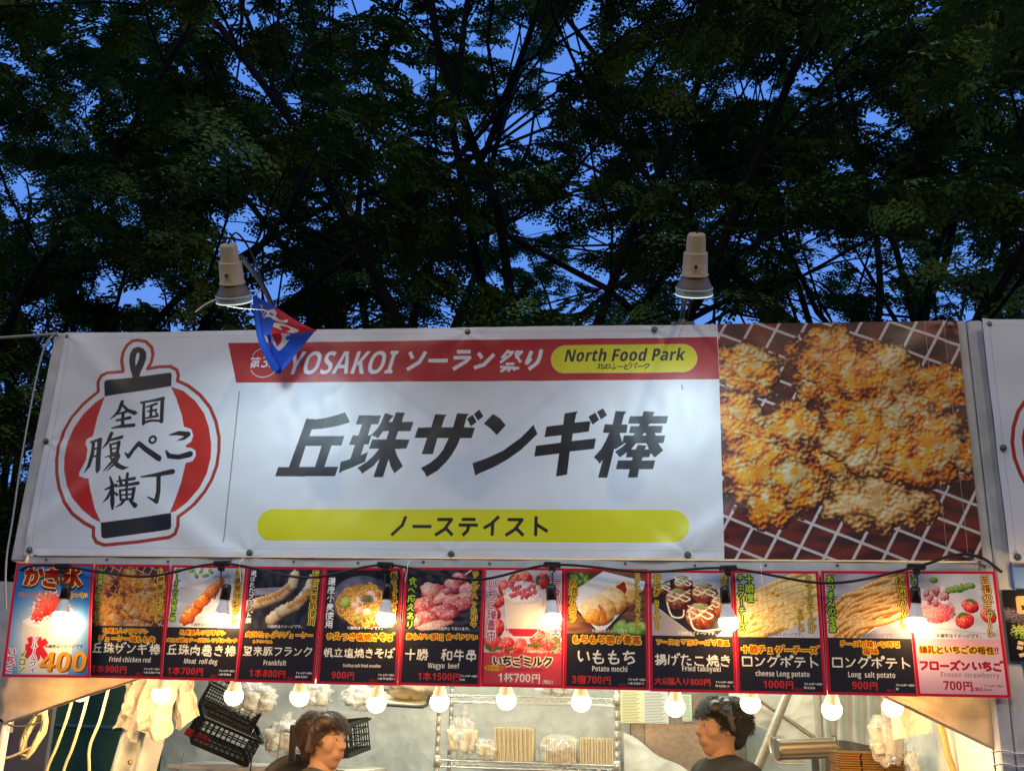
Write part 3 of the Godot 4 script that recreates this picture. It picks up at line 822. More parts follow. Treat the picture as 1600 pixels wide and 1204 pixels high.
func limb(st: SurfaceTool, spots: Array, rg: RandomNumberGenerator, from: Vector3, dir: Vector3, length: float, r: float, depth: int, droop: float) -> void:
	var p := PackedVector3Array([from])
	var d := dir
	var n := 5
	for i in n:
		d = (d + Vector3(rg.randf_range(-0.3, 0.3), rg.randf_range(-0.18, 0.2) - droop * depth * 0.06, rg.randf_range(-0.3, 0.3))).normalized()
		p.append(p[i] + d * length / n)
	if depth < 3 or r > 0.02:
		pipe(st, p, r * (0.8 if depth < 2 else 0.55), r * (0.4 if depth < 2 else 0.25), 7 if depth < 2 else 5, false)
	if depth >= 3:
		# a flat, dense clump of leafy twigs round the end of the branch
		for i in range(1, p.size()):
			spots.append([p[i], d])
			for q in 4:
				spots.append([p[i] + Vector3(rg.randf_range(-0.26, 0.26), rg.randf_range(-0.1, 0.1), rg.randf_range(-0.26, 0.26)), d])
		return
	var kids: int = [0, 6, 5][depth] if depth > 0 else 0
	for k in kids:
		if depth == 2 and rg.randf() < open_air:
			continue
		var t := rg.randf_range(0.3, 1.0)
		var f := t * n
		var at := p[int(f)].lerp(p[mini(int(f) + 1, n)], f - int(f)) if int(f) < n else p[n]
		var side := d.cross(Vector3(rg.randf_range(-1, 1), rg.randf_range(-1, 1), rg.randf_range(-1, 1))).normalized()
		var nd := (d * 0.55 + side * 0.8 + Vector3(0, 0.1 - droop * 0.25, 0)).normalized()
		limb(st, spots, rg, at, nd, length * (rg.randf_range(0.42, 0.62) if depth < 2 else rg.randf_range(0.34, 0.5)), r * lerpf(0.6, 0.35, t), depth + 1, droop)
	limb(st, spots, rg, p[n], d, length * 0.5, r * 0.45, depth + 1, droop)

func tree(label: String, at: Vector3, tall: float, fork: float, limbs: int, wide: float, key: int, droop: float, tint: Color, scale_leaf: float, lean := Vector3.ZERO) -> void:
	var o := thing("tree", label, "tree", at, "park trees behind the stall")
	var rg := RandomNumberGenerator.new()
	rg.seed = key
	var st := tool()
	var spots := []
	var r := tall * 0.0095
	var foot := PackedVector3Array([Vector3.ZERO, Vector3(0, fork * 0.4, 0) + lean * 0.3, Vector3(0, fork, 0) + lean])
	pipe(st, foot, r * 1.35, r, 12, false)
	for i in limbs:
		var a := TAU * i / limbs + rg.randf_range(-0.3, 0.3)
		var out := wide * rg.randf_range(0.7, 1.15)
		var d := Vector3(cos(a) * out, 1.0, sin(a) * out).normalized()
		limb(st, spots, rg, foot[2] + Vector3(0, -rg.randf_range(0.0, fork * 0.15), 0), d, (tall - fork) * rg.randf_range(0.52, 0.68), r * 0.5, 1, droop)
	made("trunk", st, M.bark, o)
	var mm := MultiMesh.new()
	mm.transform_format = MultiMesh.TRANSFORM_3D
	mm.use_colors = true
	mm.mesh = spray
	mm.instance_count = spots.size()
	for i in spots.size():
		var f: Vector3 = spots[i][1]
		f = (f * Vector3(1, 0.35, 1) + Vector3(rg.randf_range(-0.7, 0.7), rg.randf_range(-0.35, 0.1), rg.randf_range(-0.7, 0.7))).normalized()
		var x := Vector3.UP.cross(f).normalized()
		var b := Basis(x, f.cross(x), f).rotated(f, rg.randf_range(-0.5, 0.5)) * Basis.from_scale(Vector3.ONE * scale_leaf * rg.randf_range(0.8, 1.35))
		mm.set_instance_transform(i, Transform3D(b, spots[i][0]))
		var v := rg.randf_range(0.65, 1.25)
		mm.set_instance_color(i, Color(tint.r * v * rg.randf_range(0.9, 1.2), tint.g * v, tint.b * v))
	var mi := MultiMeshInstance3D.new()
	mi.name = "crown"
	mi.multimesh = mm
	mi.material_override = leaf
	mi.set_meta("kind", "stuff")
	o.add_child(mi, true)
	leaves += spots.size()

var leaves := 0
var open_air := 0.56

func trees() -> void:
	make_spray()
	var g := Color(1, 1, 1)
	open_air = 0.73
	tree("tall broad tree with several limbs showing just above the banner centre", Vector3(-1.2, 0, -9.5), 19.5, 4.6, 9, 0.72, 3, 0.3, g, 0.85, Vector3(0.3, 0, 0))
	open_air = 0.60
	tree("broad tree behind the left floodlight, dense and dark", Vector3(-7.6, 0, -9.5), 17.0, 3.2, 9, 0.82, 5, 0.5, g, 0.85)
	open_air = 0.76
	tree("broad tree behind the right floodlight with leaning limbs", Vector3(3.4, 0, -9.0), 17.0, 4.4, 8, 0.78, 8, 0.4, g, 0.85, Vector3(0.5, 0, 0))
	open_air = 0.72
	tree("tree at the right edge whose branches frame open sky", Vector3(9.0, 0, -10.5), 16.5, 3.6, 7, 0.8, 12, 0.5, g, 0.85)
	open_air = 0.74
	tree("far tree filling the gap left of the banner centre", Vector3(-4.4, 0, -16.0), 25.0, 7.0, 7, 0.62, 17, 0.3, g, 1.0)
	open_air = 0.76
	tree("far tree filling the gap right of the banner centre", Vector3(5.0, 0, -16.5), 25.0, 7.0, 7, 0.62, 21, 0.3, g, 1.0)
	open_air = 0.48
	tree("far tree at the left edge of the picture", Vector3(-11.0, 0, -13.0), 22.0, 3.0, 11, 0.8, 25, 0.4, g, 1.0)
	open_air = 0.70
	tree("far tree at the right edge low above the next banner", Vector3(13.0, 0, -17.0), 15.0, 2.6, 8, 0.8, 29, 0.4, g, 1.0)
	open_air = 0.3
	tree("low dense tree at the left edge beside the banner", Vector3(-8.6, 0, -7.5), 7.5, 1.0, 9, 0.9, 33, 0.3, g, 0.85)
	for k in 5:
		tree(["tree behind the viewer at the far left", "tree behind the viewer on the left", "tree straight behind the viewer", "tree behind the viewer on the right", "tree behind the viewer at the far right"][k], Vector3(-14.0 + k * 7.0, 0, 16.5 + 2.0 * (k % 2)), 18.0, 4.0, 8, 0.8, 60 + k, 0.4, g, 1.5)
# ---------------------------------------------------------------- people: bones with radii, joined smoothly, meshed as surface nets
func net_mesh(st: SurfaceTool, lo: Vector3, hi: Vector3, cell: float, prims: Array, join: float, cut := []) -> void:
	var n := Vector3i(((hi - lo) / cell).ceil()) + Vector3i.ONE
	var f := PackedFloat32Array()
	f.resize(n.x * n.y * n.z)
	f.fill(9.0)
	for p in prims:
		# [a, b, ra, rb, squash] tapered capsule; squash scales distances along z about the bone
		var a: Vector3 = p[0]
		var b: Vector3 = p[1]
		var ra: float = p[2]
		var rb: float = p[3]
		var sq: Vector3 = p[4] if p.size() > 4 else Vector3.ONE
		var m := maxf(ra, rb) * maxf(1.0, maxf(1.0 / sq.x, 1.0 / sq.z)) + join + cell * 2.0
		var i0 := Vector3i(((a.min(b) - Vector3.ONE * m - lo) / cell).floor()).clamp(Vector3i.ZERO, n - Vector3i.ONE)
		var i1 := Vector3i(((a.max(b) + Vector3.ONE * m - lo) / cell).ceil()).clamp(Vector3i.ZERO, n - Vector3i.ONE)
		var ab := b - a
		var l2 := maxf(ab.length_squared(), 1e-8)
		for z in range(i0.z, i1.z + 1):
			for y in range(i0.y, i1.y + 1):
				var row := (z * n.y + y) * n.x
				for x in range(i0.x, i1.x + 1):
					var q := lo + Vector3(x, y, z) * cell
					var t := clampf((q - a).dot(ab) / l2, 0.0, 1.0)
					var o := (q - a - ab * t) * sq
					var d := o.length() - lerpf(ra, rb, t)
					var e := f[row + x]
					var h := maxf(join - absf(d - e), 0.0) / join
					f[row + x] = minf(d, e) - h * h * join * 0.25
	for c in cut:
		# [point, normal]: keeps the side the normal points away from
		for z in n.z:
			for y in n.y:
				for x in n.x:
					var i := (z * n.y + y) * n.x + x
					f[i] = maxf(f[i], ((lo + Vector3(x, y, z) * cell) - c[0]).dot(c[1]))
	var made_at := {}
	var verts := PackedVector3Array()
	var step := [1, n.x, n.x * n.y]
	for z in n.z - 1:
		for y in n.y - 1:
			for x in n.x - 1:
				var i := (z * n.y + y) * n.x + x
				var s := Vector3.ZERO
				var c := 0
				var v0 := f[i]
				var any := false
				for k in range(1, 8):
					if (f[i + (k & 1) + (n.x if k & 2 else 0) + (step[2] if k & 4 else 0)] < 0.0) != (v0 < 0.0):
						any = true
						break
				if not any:
					continue
				for e in [[0, 1], [2, 3], [4, 5], [6, 7], [0, 2], [1, 3], [4, 6], [5, 7], [0, 4], [1, 5], [2, 6], [3, 7]]:
					var ka: int = e[0]
					var kb: int = e[1]
					var fa := f[i + (ka & 1) + (n.x if ka & 2 else 0) + (step[2] if ka & 4 else 0)]
					var fb := f[i + (kb & 1) + (n.x if kb & 2 else 0) + (step[2] if kb & 4 else 0)]
					if (fa < 0.0) != (fb < 0.0):
						var t := fa / (fa - fb)
						var pa := Vector3(ka & 1, (ka >> 1) & 1, ka >> 2)
						s += pa.lerp(Vector3(kb & 1, (kb >> 1) & 1, kb >> 2), t)
						c += 1
				made_at[i] = verts.size()
				verts.append(lo + (Vector3(x, y, z) + s / c) * cell)
	st.set_smooth_group(0)
	for i: int in made_at:
		for ax in 3:
			var j: int = i + step[ax]
			if (f[i] < 0.0) == (f[j] < 0.0):
				continue
			var u: int = step[(ax + 1) % 3]
			var v: int = step[(ax + 2) % 3]
			if not (made_at.has(i - u) and made_at.has(i - v) and made_at.has(i - u - v)):
				continue
			var q := [verts[made_at[i]], verts[made_at[i - u]], verts[made_at[i - u - v]], verts[made_at[i - v]]]
			if f[i] < 0.0:
				quad(st, q[3], q[2], q[1], q[0])
			else:
				quad(st, q[0], q[1], q[2], q[3])

func person(label: String, at: Vector3, turn: float, tall: float, shirt: Material, trousers: Material, skin: Material, hair: Material, reach: float, long_hair: float) -> void:
	# built facing +z, feet at y 0, for a height of 1.70 and scaled
	var o := thing("person", label, "person", at)
	o.rotation.y = turn
	o.scale = Vector3.ONE * tall / 1.70
	var st := tool()
	var flat := Vector3(1, 1, 1.45)
	var arms := []
	for s in [-1.0, 1.0]:
		var sh := Vector3(0.185 * s, 1.385, -0.01)
		var el := Vector3(0.245 * s, 1.10, -0.03 + reach * 0.08)
		var wr := Vector3(0.19 * s, 1.0 + reach * 0.02, 0.12 + reach * 0.12)
		arms.append([sh, el, wr])
	var bones := [[Vector3(0, 1.43, -0.005), Vector3(0, 1.53, 0.012), 0.056, 0.052], [Vector3(-0.13, 1.37, -0.01), Vector3(0.13, 1.37, -0.01), 0.075, 0.075], [Vector3(0, 1.33, 0.0), Vector3(0, 1.10, 0.0), 0.15, 0.125, flat], [Vector3(0, 1.10, 0.0), Vector3(0, 0.93, 0.0), 0.125, 0.15, flat],
		[Vector3(-0.09, 1.26, 0.05), Vector3(0.09, 1.26, 0.05), 0.075, 0.075]]
	for a in arms:
		bones.append([a[0], a[1], 0.054, 0.042])
		bones.append([a[1], a[2], 0.042, 0.028])
	for s in [-1.0, 1.0]:
		bones.append([Vector3(0.09 * s, 0.92, 0), Vector3(0.10 * s, 0.50, 0.01), 0.085, 0.058])
		bones.append([Vector3(0.10 * s, 0.50, 0.01), Vector3(0.105 * s, 0.08, -0.02), 0.056, 0.036])
		bones.append([Vector3(0.105 * s, 0.045, -0.04), Vector3(0.12 * s, 0.03, 0.15), 0.042, 0.03])
	net_mesh(st, Vector3(-0.36, -0.01, -0.22), Vector3(0.36, 1.56, 0.42), 0.018, bones, 0.05)
	# head: skull, jaw, brow, nose, lips, chin, ears
	var head := [[Vector3(0, 1.61, -0.015), Vector3(0, 1.615, 0.01), 0.086, 0.082, Vector3(1.12, 1, 0.95)], [Vector3(0, 1.535, 0.045), Vector3(0, 1.57, 0.03), 0.045, 0.062], [Vector3(0, 1.50, 0.066), Vector3(0, 1.508, 0.062), 0.022, 0.024],
		[Vector3(-0.034, 1.618, 0.078), Vector3(0.034, 1.618, 0.078), 0.014, 0.014], [Vector3(0, 1.608, 0.092), Vector3(0, 1.572, 0.112), 0.008, 0.013], [Vector3(-0.013, 1.568, 0.098), Vector3(0.013, 1.568, 0.098), 0.009, 0.009],
		[Vector3(-0.018, 1.542, 0.09), Vector3(0.018, 1.542, 0.09), 0.008, 0.008], [Vector3(-0.016, 1.531, 0.089), Vector3(0.016, 1.531, 0.089), 0.008, 0.008], [Vector3(-0.04, 1.57, 0.06), Vector3(-0.035, 1.585, 0.066), 0.022, 0.022], [Vector3(0.04, 1.57, 0.06), Vector3(0.035, 1.585, 0.066), 0.022, 0.022],
		[Vector3(0, 1.44, -0.004), Vector3(0, 1.55, 0.01), 0.055, 0.052]]
	for s in [-1.0, 1.0]:
		head.append([Vector3(0.081 * s, 1.60, 0.0), Vector3(0.078 * s, 1.568, 0.006), 0.014, 0.009, Vector3(1.6, 1, 0.8)])
	net_mesh(st, Vector3(-0.12, 1.44, -0.13), Vector3(0.12, 1.72, 0.14), 0.007, head, 0.022)
	for a in arms:
		# hand: palm, four fingers with a bend, thumb from the side of the palm
		var w: Vector3 = a[2]
		var d: Vector3 = (a[2] - a[1]).normalized()
		var side := Vector3(-signf(w.x), 0, 0)
		var nm := d.cross(side).normalized()
		var hand := [[w, w + d * 0.05, 0.024, 0.03, Vector3.ONE], [w + d * 0.05 + side * 0.02, w + d * 0.085 + side * 0.024, 0.017, 0.013], [w + d * 0.05 - side * 0.02, w + d * 0.08 - side * 0.022, 0.017, 0.013]]
		for k in 4:
			var root: Vector3 = w + d * (0.088 - absf(k - 1.3) * 0.005) + side * (0.03 - k * 0.02)
			var mid: Vector3 = root + d * (0.04 - absf(k - 1.4) * 0.004)
			hand.append([root, mid, 0.0095, 0.0085])
			hand.append([mid, mid + (d * 0.8 + Vector3(0, -0.6, 0)) * (0.034 - absf(k - 1.4) * 0.004), 0.0085, 0.0072])
		hand.append([w + d * 0.03 + side * 0.028, w + d * 0.055 + side * 0.058, 0.0125, 0.0105])
		hand.append([w + d * 0.055 + side * 0.058, w + d * 0.088 + side * 0.064, 0.0105, 0.0085])
		net_mesh(st, w - Vector3.ONE * 0.07, w + d * 0.09 + Vector3.ONE * 0.11, 0.0055, hand, 0.007)
	made("body", st, skin, o)
	# shirt: the trunk and upper arms a little wider, open at the neck and the sleeves
	var cloth := []
	for b in bones.slice(1, 5):
		cloth.append([b[0], b[1], b[2] + 0.014, b[3] + 0.016, b[4] if b.size() > 4 else Vector3.ONE])
	for a in arms:
		cloth.append([a[0], a[0].lerp(a[1], 0.72), 0.072, 0.066])
	st = tool()
	net_mesh(st, Vector3(-0.36, 0.84, -0.24), Vector3(0.36, 1.56, 0.28), 0.014, cloth, 0.05, [[Vector3(0, 0.90, 0), Vector3(0, -1, 0)]])
	made("shirt", st, shirt, o)
	st = tool()
	var col := []
	for k in 13:
		var an := TAU * k / 12
		col.append(Vector3(cos(an) * 0.072, 1.452 + sin(an) * -0.012, sin(an) * 0.07 - 0.002))
	pipe(st, curve(col, 2), 0.011, 0.011, 6, false)
	made("collar", st, shirt, o)
	st = tool()
	var legs := [[Vector3(0, 1.02, 0), Vector3(0, 0.93, 0), 0.14, 0.155, flat]]
	for s in [-1.0, 1.0]:
		legs.append([Vector3(0.09 * s, 0.92, 0), Vector3(0.10 * s, 0.50, 0.01), 0.098, 0.076])
		legs.append([Vector3(0.10 * s, 0.50, 0.01), Vector3(0.105 * s, 0.10, -0.02), 0.074, 0.062])
	net_mesh(st, Vector3(-0.26, 0.04, -0.2), Vector3(0.26, 1.1, 0.24), 0.02, legs, 0.04, [[Vector3(0, 1.0, 0), Vector3(0, 1, 0)]])
	made("trousers", st, trousers, o)
	st = tool()
	var hr := [[Vector3(0, 1.625, -0.022), Vector3(0, 1.632, 0.0), 0.094, 0.09, Vector3(1.08, 1, 0.97)], [Vector3(-0.05, 1.672, 0.045), Vector3(0.05, 1.668, 0.05), 0.034, 0.034], [Vector3(0, 1.60, -0.06), Vector3(0, 1.55 - long_hair * 0.3, -0.055), 0.074, 0.05]]
	for s in [-1.0, 1.0]:
		hr.append([Vector3(0.07 * s, 1.64, 0.01), Vector3(0.077 * s, 1.585 - long_hair, -0.01), 0.032, 0.024])
	for k in 22:
		# locks that break the outline
		var an := k * 2.4
		var el := 0.15 + 0.8 * fposmod(k * 0.618, 1.0)
		var dir := Vector3(cos(an) * cos(el), sin(el), sin(an) * cos(el) - 0.1)
		hr.append([Vector3(0, 1.625, -0.01) + dir * 0.075, Vector3(0, 1.618, -0.012) + dir * 0.104 + Vector3(sin(k * 1.7), -0.3, cos(k * 2.1)) * 0.012, 0.013, 0.005])
	net_mesh(st, Vector3(-0.13, 1.40, -0.16), Vector3(0.13, 1.76, 0.13), 0.006, hr, 0.014, [[Vector3(0, 1.638, 0.075), Vector3(0, -0.55, 0.83).normalized()]])
	var rg := RandomNumberGenerator.new()
	rg.seed = 5
	for k in 3600:
		# single strands lying over the cap
		var an := rg.randf() * TAU
		var el := asin(rg.randf_range(-0.25, 1.0))
		var dir := Vector3(cos(an) * cos(el), sin(el), sin(an) * cos(el))
		if dir.z > 0.4 and dir.y < 0.28:
			continue
		var q := Vector3(0, 1.625, -0.012) + dir * Vector3(0.09, 0.094, 0.10)
		var down := (Vector3(rg.randf_range(-0.5, 0.5), -0.7, 0.55 if dir.z > 0.0 else -0.35) - dir * dir.dot(Vector3(0, -0.7, 0.0))).normalized()
		var line := [q]
		for i in 4:
			q += down * rg.randf_range(0.008, 0.016)
			var from := q - Vector3(0, 1.618, -0.012)
			q = Vector3(0, 1.618, -0.012) + from.normalized() * maxf(from.length(), 0.094 + 0.006 * rg.randf())
			line.append(q)
		pipe(st, PackedVector3Array(line), 0.0013, 0.0005, 4, false)
	made("hair", st, hair, o)
	for s in [-1.0, 1.0]:
		st = tool()
		lathe(st, [[0.0, -0.006], [0.006, -0.005], [0.0095, 0.0], [0.006, 0.004], [0.0, 0.005]], 10, Transform3D(Basis(), Vector3(0.031 * s, 1.598, 0.087)))
		var e := made("eye", st, surface("b8a898", 0.3), o)
		st = tool()
		lathe(st, [[0.0, -0.001], [0.0052, 0.0], [0.0, 0.002]], 10, Transform3D(Basis(Vector3.RIGHT, PI / 2), Vector3(0.031 * s, 1.598, 0.0975)))
		made("iris", st, surface("1a100a", 0.2), e)
		st = tool()
		pipe(st, curve([Vector3(0.014 * s, 1.618, 0.098), Vector3(0.032 * s, 1.624, 0.096), Vector3(0.05 * s, 1.616, 0.085)], 3), 0.004, 0.0025, 5)
		made("eyebrow", st, hair, o)
# ---------------------------------------------------------------- meshes and nodes
var taken := {}

func tool() -> SurfaceTool:
	var st := SurfaceTool.new()
	st.begin(Mesh.PRIMITIVE_TRIANGLES)
	st.set_smooth_group(-1)
	return st

func tri(st: SurfaceTool, a: Vector3, b: Vector3, c: Vector3) -> void:
	st.add_vertex(a)
	st.add_vertex(b)
	st.add_vertex(c)

func quad(st: SurfaceTool, a: Vector3, b: Vector3, c: Vector3, d: Vector3) -> void:
	tri(st, a, b, c)
	tri(st, a, c, d)

func box(st: SurfaceTool, at: Vector3, size: Vector3, basis := Basis(), bevel := 0.0) -> void:
	# a box with its edges cut off at 45 degrees when bevel > 0
	st.set_smooth_group(-1)
	var h := size * 0.5
	var b := minf(bevel, minf(h.x, minf(h.y, h.z)) * 0.45)
	for ax in 3:
		var u := (ax + 1) % 3
		var v := (ax + 2) % 3
		for s in [-1.0, 1.0]:
			var q := []
			for e in [[-1, -1], [1, -1], [1, 1], [-1, 1]]:
				var p := Vector3.ZERO
				p[ax] = h[ax] * s
				p[u] = (h[u] - b) * e[0]
				p[v] = (h[v] - b) * e[1]
				q.append(at + basis * p)
			if s > 0:
				quad(st, q[3], q[2], q[1], q[0])
			else:
				quad(st, q[0], q[1], q[2], q[3])
			if b > 0.0:
				for e in [-1.0, 1.0]:
					# one chamfer of the twelve: between face (ax, s) and face (u, e)
					var a := Vector3.ZERO
					var c := Vector3.ZERO
					a[ax] = h[ax] * s
					a[u] = (h[u] - b) * e
					c[ax] = (h[ax] - b) * s
					c[u] = h[u] * e
					var v0 := Vector3.ZERO
					v0[v] = h[v] - b
					quad(st, at + basis * (a - v0), at + basis * (a + v0), at + basis * (c + v0), at + basis * (c - v0))

func lathe(st: SurfaceTool, prof: Array, n: int, t := Transform3D(), smooth_it := true) -> void:
	# prof: [radius, height] pairs from the bottom up, about the y axis
	st.set_smooth_group(0 if smooth_it else -1)
	for i in prof.size() - 1:
		for k in n:
			var a := TAU * k / n
			var b := TAU * (k + 1) / n
			var p := [Vector3(prof[i][0] * cos(a), prof[i][1], prof[i][0] * sin(a)), Vector3(prof[i][0] * cos(b), prof[i][1], prof[i][0] * sin(b)),
				Vector3(prof[i + 1][0] * cos(b), prof[i + 1][1], prof[i + 1][0] * sin(b)), Vector3(prof[i + 1][0] * cos(a), prof[i + 1][1], prof[i + 1][0] * sin(a))]
			if prof[i][0] > 1e-5:
				tri(st, t * p[0], t * p[1], t * p[2])
			if prof[i + 1][0] > 1e-5:
				tri(st, t * p[0], t * p[2], t * p[3])

func pipe(st: SurfaceTool, p: PackedVector3Array, r0: float, r1 := -1.0, n := 8, caps := true) -> void:
	if r1 < 0.0:
		r1 = r0
	st.set_smooth_group(0)
	var rings := []
	var side := Vector3.ZERO
	for i in p.size():
		var d := (p[mini(i + 1, p.size() - 1)] - p[maxi(i - 1, 0)]).normalized()
		if side == Vector3.ZERO:
			side = d.cross(Vector3.UP if absf(d.y) < 0.9 else Vector3.RIGHT).normalized()
		side = (side - d * side.dot(d)).normalized()
		var up := d.cross(side)
		var r := lerpf(r0, r1, float(i) / (p.size() - 1))
		var ring := PackedVector3Array()
		for k in n:
			ring.append(p[i] + (side * cos(TAU * k / n) + up * sin(TAU * k / n)) * r)
		rings.append(ring)
	for i in p.size() - 1:
		for k in n:
			var m := (k + 1) % n
			quad(st, rings[i][k], rings[i + 1][k], rings[i + 1][m], rings[i][m])
	if caps:
		st.set_smooth_group(-1)
		for k in n:
			tri(st, p[0], rings[0][k], rings[0][(k + 1) % n])
			tri(st, p[p.size() - 1], rings[p.size() - 1][(k + 1) % n], rings[p.size() - 1][k])

func curve(a: Array, per := 6) -> PackedVector3Array:
	var r := PackedVector3Array()
	for i in a.size() - 1:
		for k in per:
			r.append(a[i].cubic_interpolate(a[i + 1], a[maxi(0, i - 1)], a[mini(a.size() - 1, i + 2)], float(k) / per))
	r.append(a[a.size() - 1])
	return r

func sheet(nu: int, nv: int, f: Callable) -> ArrayMesh:
	# a cloth or print: f(u, v) gives the point; uv runs with it
	var st := SurfaceTool.new()
	st.begin(Mesh.PRIMITIVE_TRIANGLES)
	st.set_smooth_group(0)
	for j in nv + 1:
		for i in nu + 1:
			st.set_uv(Vector2(float(i) / nu, float(j) / nv))
			st.add_vertex(f.call(float(i) / nu, float(j) / nv))
	for j in nv:
		for i in nu:
			var a := j * (nu + 1) + i
			for k in [a, a + 1, a + nu + 2, a, a + nu + 2, a + nu + 1]:
				st.add_index(k)
	st.generate_normals()
	return st.commit()

func numbered(called: String) -> String:
	if not taken.has(called):
		taken[called] = 0
		return called
	taken[called] += 1
	return "%s_%03d" % [called, taken[called]]

func put(called: String, mesh: Mesh, m: Material, parent: Node = null) -> MeshInstance3D:
	var o := MeshInstance3D.new()
	o.name = numbered(called) if parent == null else called
	o.mesh = mesh
	o.material_override = m
	if parent == null:
		add_child(o, true)
	else:
		parent.add_child(o, true)
	return o

func made(called: String, st: SurfaceTool, m: Material, parent: Node = null) -> MeshInstance3D:
	st.generate_normals()
	return put(called, st.commit(), m, parent)

func tag(o: Node, label: String, category: String, group := "") -> Node:
	o.set_meta("label", label)
	o.set_meta("category", category)
	if group != "":
		o.set_meta("group", group)
	return o

func thing(called: String, label: String, category: String, at := Vector3.ZERO, group := "") -> Node3D:
	var o := Node3D.new()
	o.name = numbered(called)
	add_child(o, true)
	o.position = at
	tag(o, label, category, group)
	return o

func structure(o: Node) -> Node:
	o.set_meta("kind", "structure")
	return o

var grain: ImageTexture
var cloud_map: ImageTexture
var weave: ImageTexture
var crease: ImageTexture

func surface(html: String, rough: float, metal := 0.0, map: Texture2D = null, scale := 1.0) -> StandardMaterial3D:
	var m := StandardMaterial3D.new()
	m.albedo_color = Color.html(html)
	m.roughness = rough
	m.metallic = metal
	if map != null:
		m.albedo_texture = map
		m.uv1_triplanar = true
		m.uv1_world_triplanar = true
		m.uv1_scale = Vector3.ONE * scale
	return m

func relief(m: StandardMaterial3D, map: Texture2D, centimetres: float) -> StandardMaterial3D:
	m.heightmap_enabled = true
	m.heightmap_texture = map
	m.heightmap_scale = centimetres
	return m

func pattern(f: float, lo: float, hi: float, octaves: int, size := 512, ridged := false) -> ImageTexture:
	var n := FastNoiseLite.new()
	n.seed = int(f * 1000.0)
	n.frequency = f
	n.fractal_octaves = octaves
	if ridged:
		n.fractal_type = FastNoiseLite.FRACTAL_RIDGED
	var g := n.get_seamless_image(size, size)
	var im := Image.create_empty(size, size, false, Image.FORMAT_RGB8)
	for y in size:
		for x in size:
			var v := lerpf(lo, hi, g.get_pixel(x, y).r)
			im.set_pixel(x, y, Color(v, v, v))
	return ImageTexture.create_from_image(im)
var banner_art: Image

func banner_print() -> ImageTexture:
	var im := Image.create_empty(4096, 1036, false, Image.FORMAT_RGB8)
	var white := Color.html("eceef0")
	var ink := Color.html("15131a")
	var red := Color.html("b8101f")
	im.fill(white)
	# lantern emblem
	var line := pts(LANTERN_LINE)
	line.append(line[0])
	pen(im, line, 15, Color.html("b3321f"), true)
	for c in LANTERN_RED:
		fill(im, [pts(c)], Color.html("cf1f14"))
	for g in LANTERN_BLACK:
		var cs := []
		for c in g:
			cs.append(pts(c))
		fill(im, cs, ink)
	for s in BRUSH:
		brush(im, s, ink)
	var ring := PackedVector2Array()
	for i in 17:
		ring.append(Vector2(RING.x, RING.y) + Vector2.from_angle(TAU * i / 16) * 15.0)
	pen(im, ring, 10, ink, true)
	# ribbon
	fill(im, [pts([825, 62, 3076, 60, 3080, 256, 888, 252])], red)
	var circle := PackedVector2Array()
	for i in 49:
		circle.append(Vector2(1010, 156) + Vector2.from_angle(TAU * i / 48) * 70.0)
	pen(im, circle, 4, white)
	im.fill_rect(Rect2i(936, 122, 170, 68), red)
	text(im, "第", 938, 126, 56, 7, white, 0.0, 0.12)
	text(im, "35", 996, 118, 68, 1, white, 0.0, 0.12, 0.95)
	text(im, "回", 1074, 126, 52, 7, white, 0.0, 0.12)
	text(im, "YOSAKOI", 1128, 92, 136, 1, white, 0.0, 0.24, 0.86)
	text(im, "ソーラン", 1672, 102, 106, 18, white, 0.03, 0.25, 0.97)
	text(im, "祭", 2106, 102, 112, 13, white, 0.0, 0.25)
	text(im, "り", 2216, 102, 108, 18, white, 0.0, 0.25, 0.9)
	for e in [[0, "f0d060"], [4, "e6dc14"]]:
		var p := PackedVector2Array()
		for i in 33:
			p.append(Vector2(2408 if i > 16 else 2922, 156) + Vector2.from_angle(-PI / 2 + TAU * (i if i <= 16 else i - 1) / 32.0 + (0.0 if i <= 16 else TAU / 32.0)) * (67.0 - e[0]))
		fill(im, [p], Color.html(e[1]))
	text(im, "North Food Park", 2402, 102, 72, 1, ink, 0.0, 0.2, 0.92)
	text(im, "北のふーどパーク", 2548, 176, 31, 3.6, ink, -0.06, 0.1)
	# name of the stall
	for g in TITLE:
		var cs := []
		for c in g:
			cs.append(pts(c))
		fill(im, cs, ink)
	pen(im, pts([908, 292, 922, 976]), 5, Color.html("8b9094"))
	var pill := PackedVector2Array()
	for i in 33:
		pill.append(Vector2(1137 if i > 16 else 2870, 900) + Vector2.from_angle(-PI / 2 + TAU * i / 32.0) * 69.0)
	fill(im, [pill], Color.html("ebe405"))
	text(im, "ノーステイスト", 1654, 855, 96, 13, ink, 0.058)
	# photograph of the fried chicken
	var ph := chicken(508, 518)
	ph.resize(1018, 1036, Image.INTERPOLATE_CUBIC)
	im.blit_rect(ph, Rect2i(0, 0, 1016, 1036), Vector2i(3080, 0))
	# welded hem lines of the sheet, a few scuffs
	for y in [26, 1002]:
		im.fill_rect(Rect2i(0, y, 3080, 2), Color.html("c9ccd0"))
	for x in [30, 3960, 4040]:
		im.fill_rect(Rect2i(x, 0, 2, 1036), Color(0.75, 0.7, 0.68))
	pen(im, pts([2918, 282, 2921, 302]), 4, Color.html("3a3a3a"))
	im.shrink_x2()
	banner_art = im
	return ImageTexture.create_from_image(im)
# ---------------------------------------------------------------- the pictures on the menu posters
const PW := 240
const PH := 188

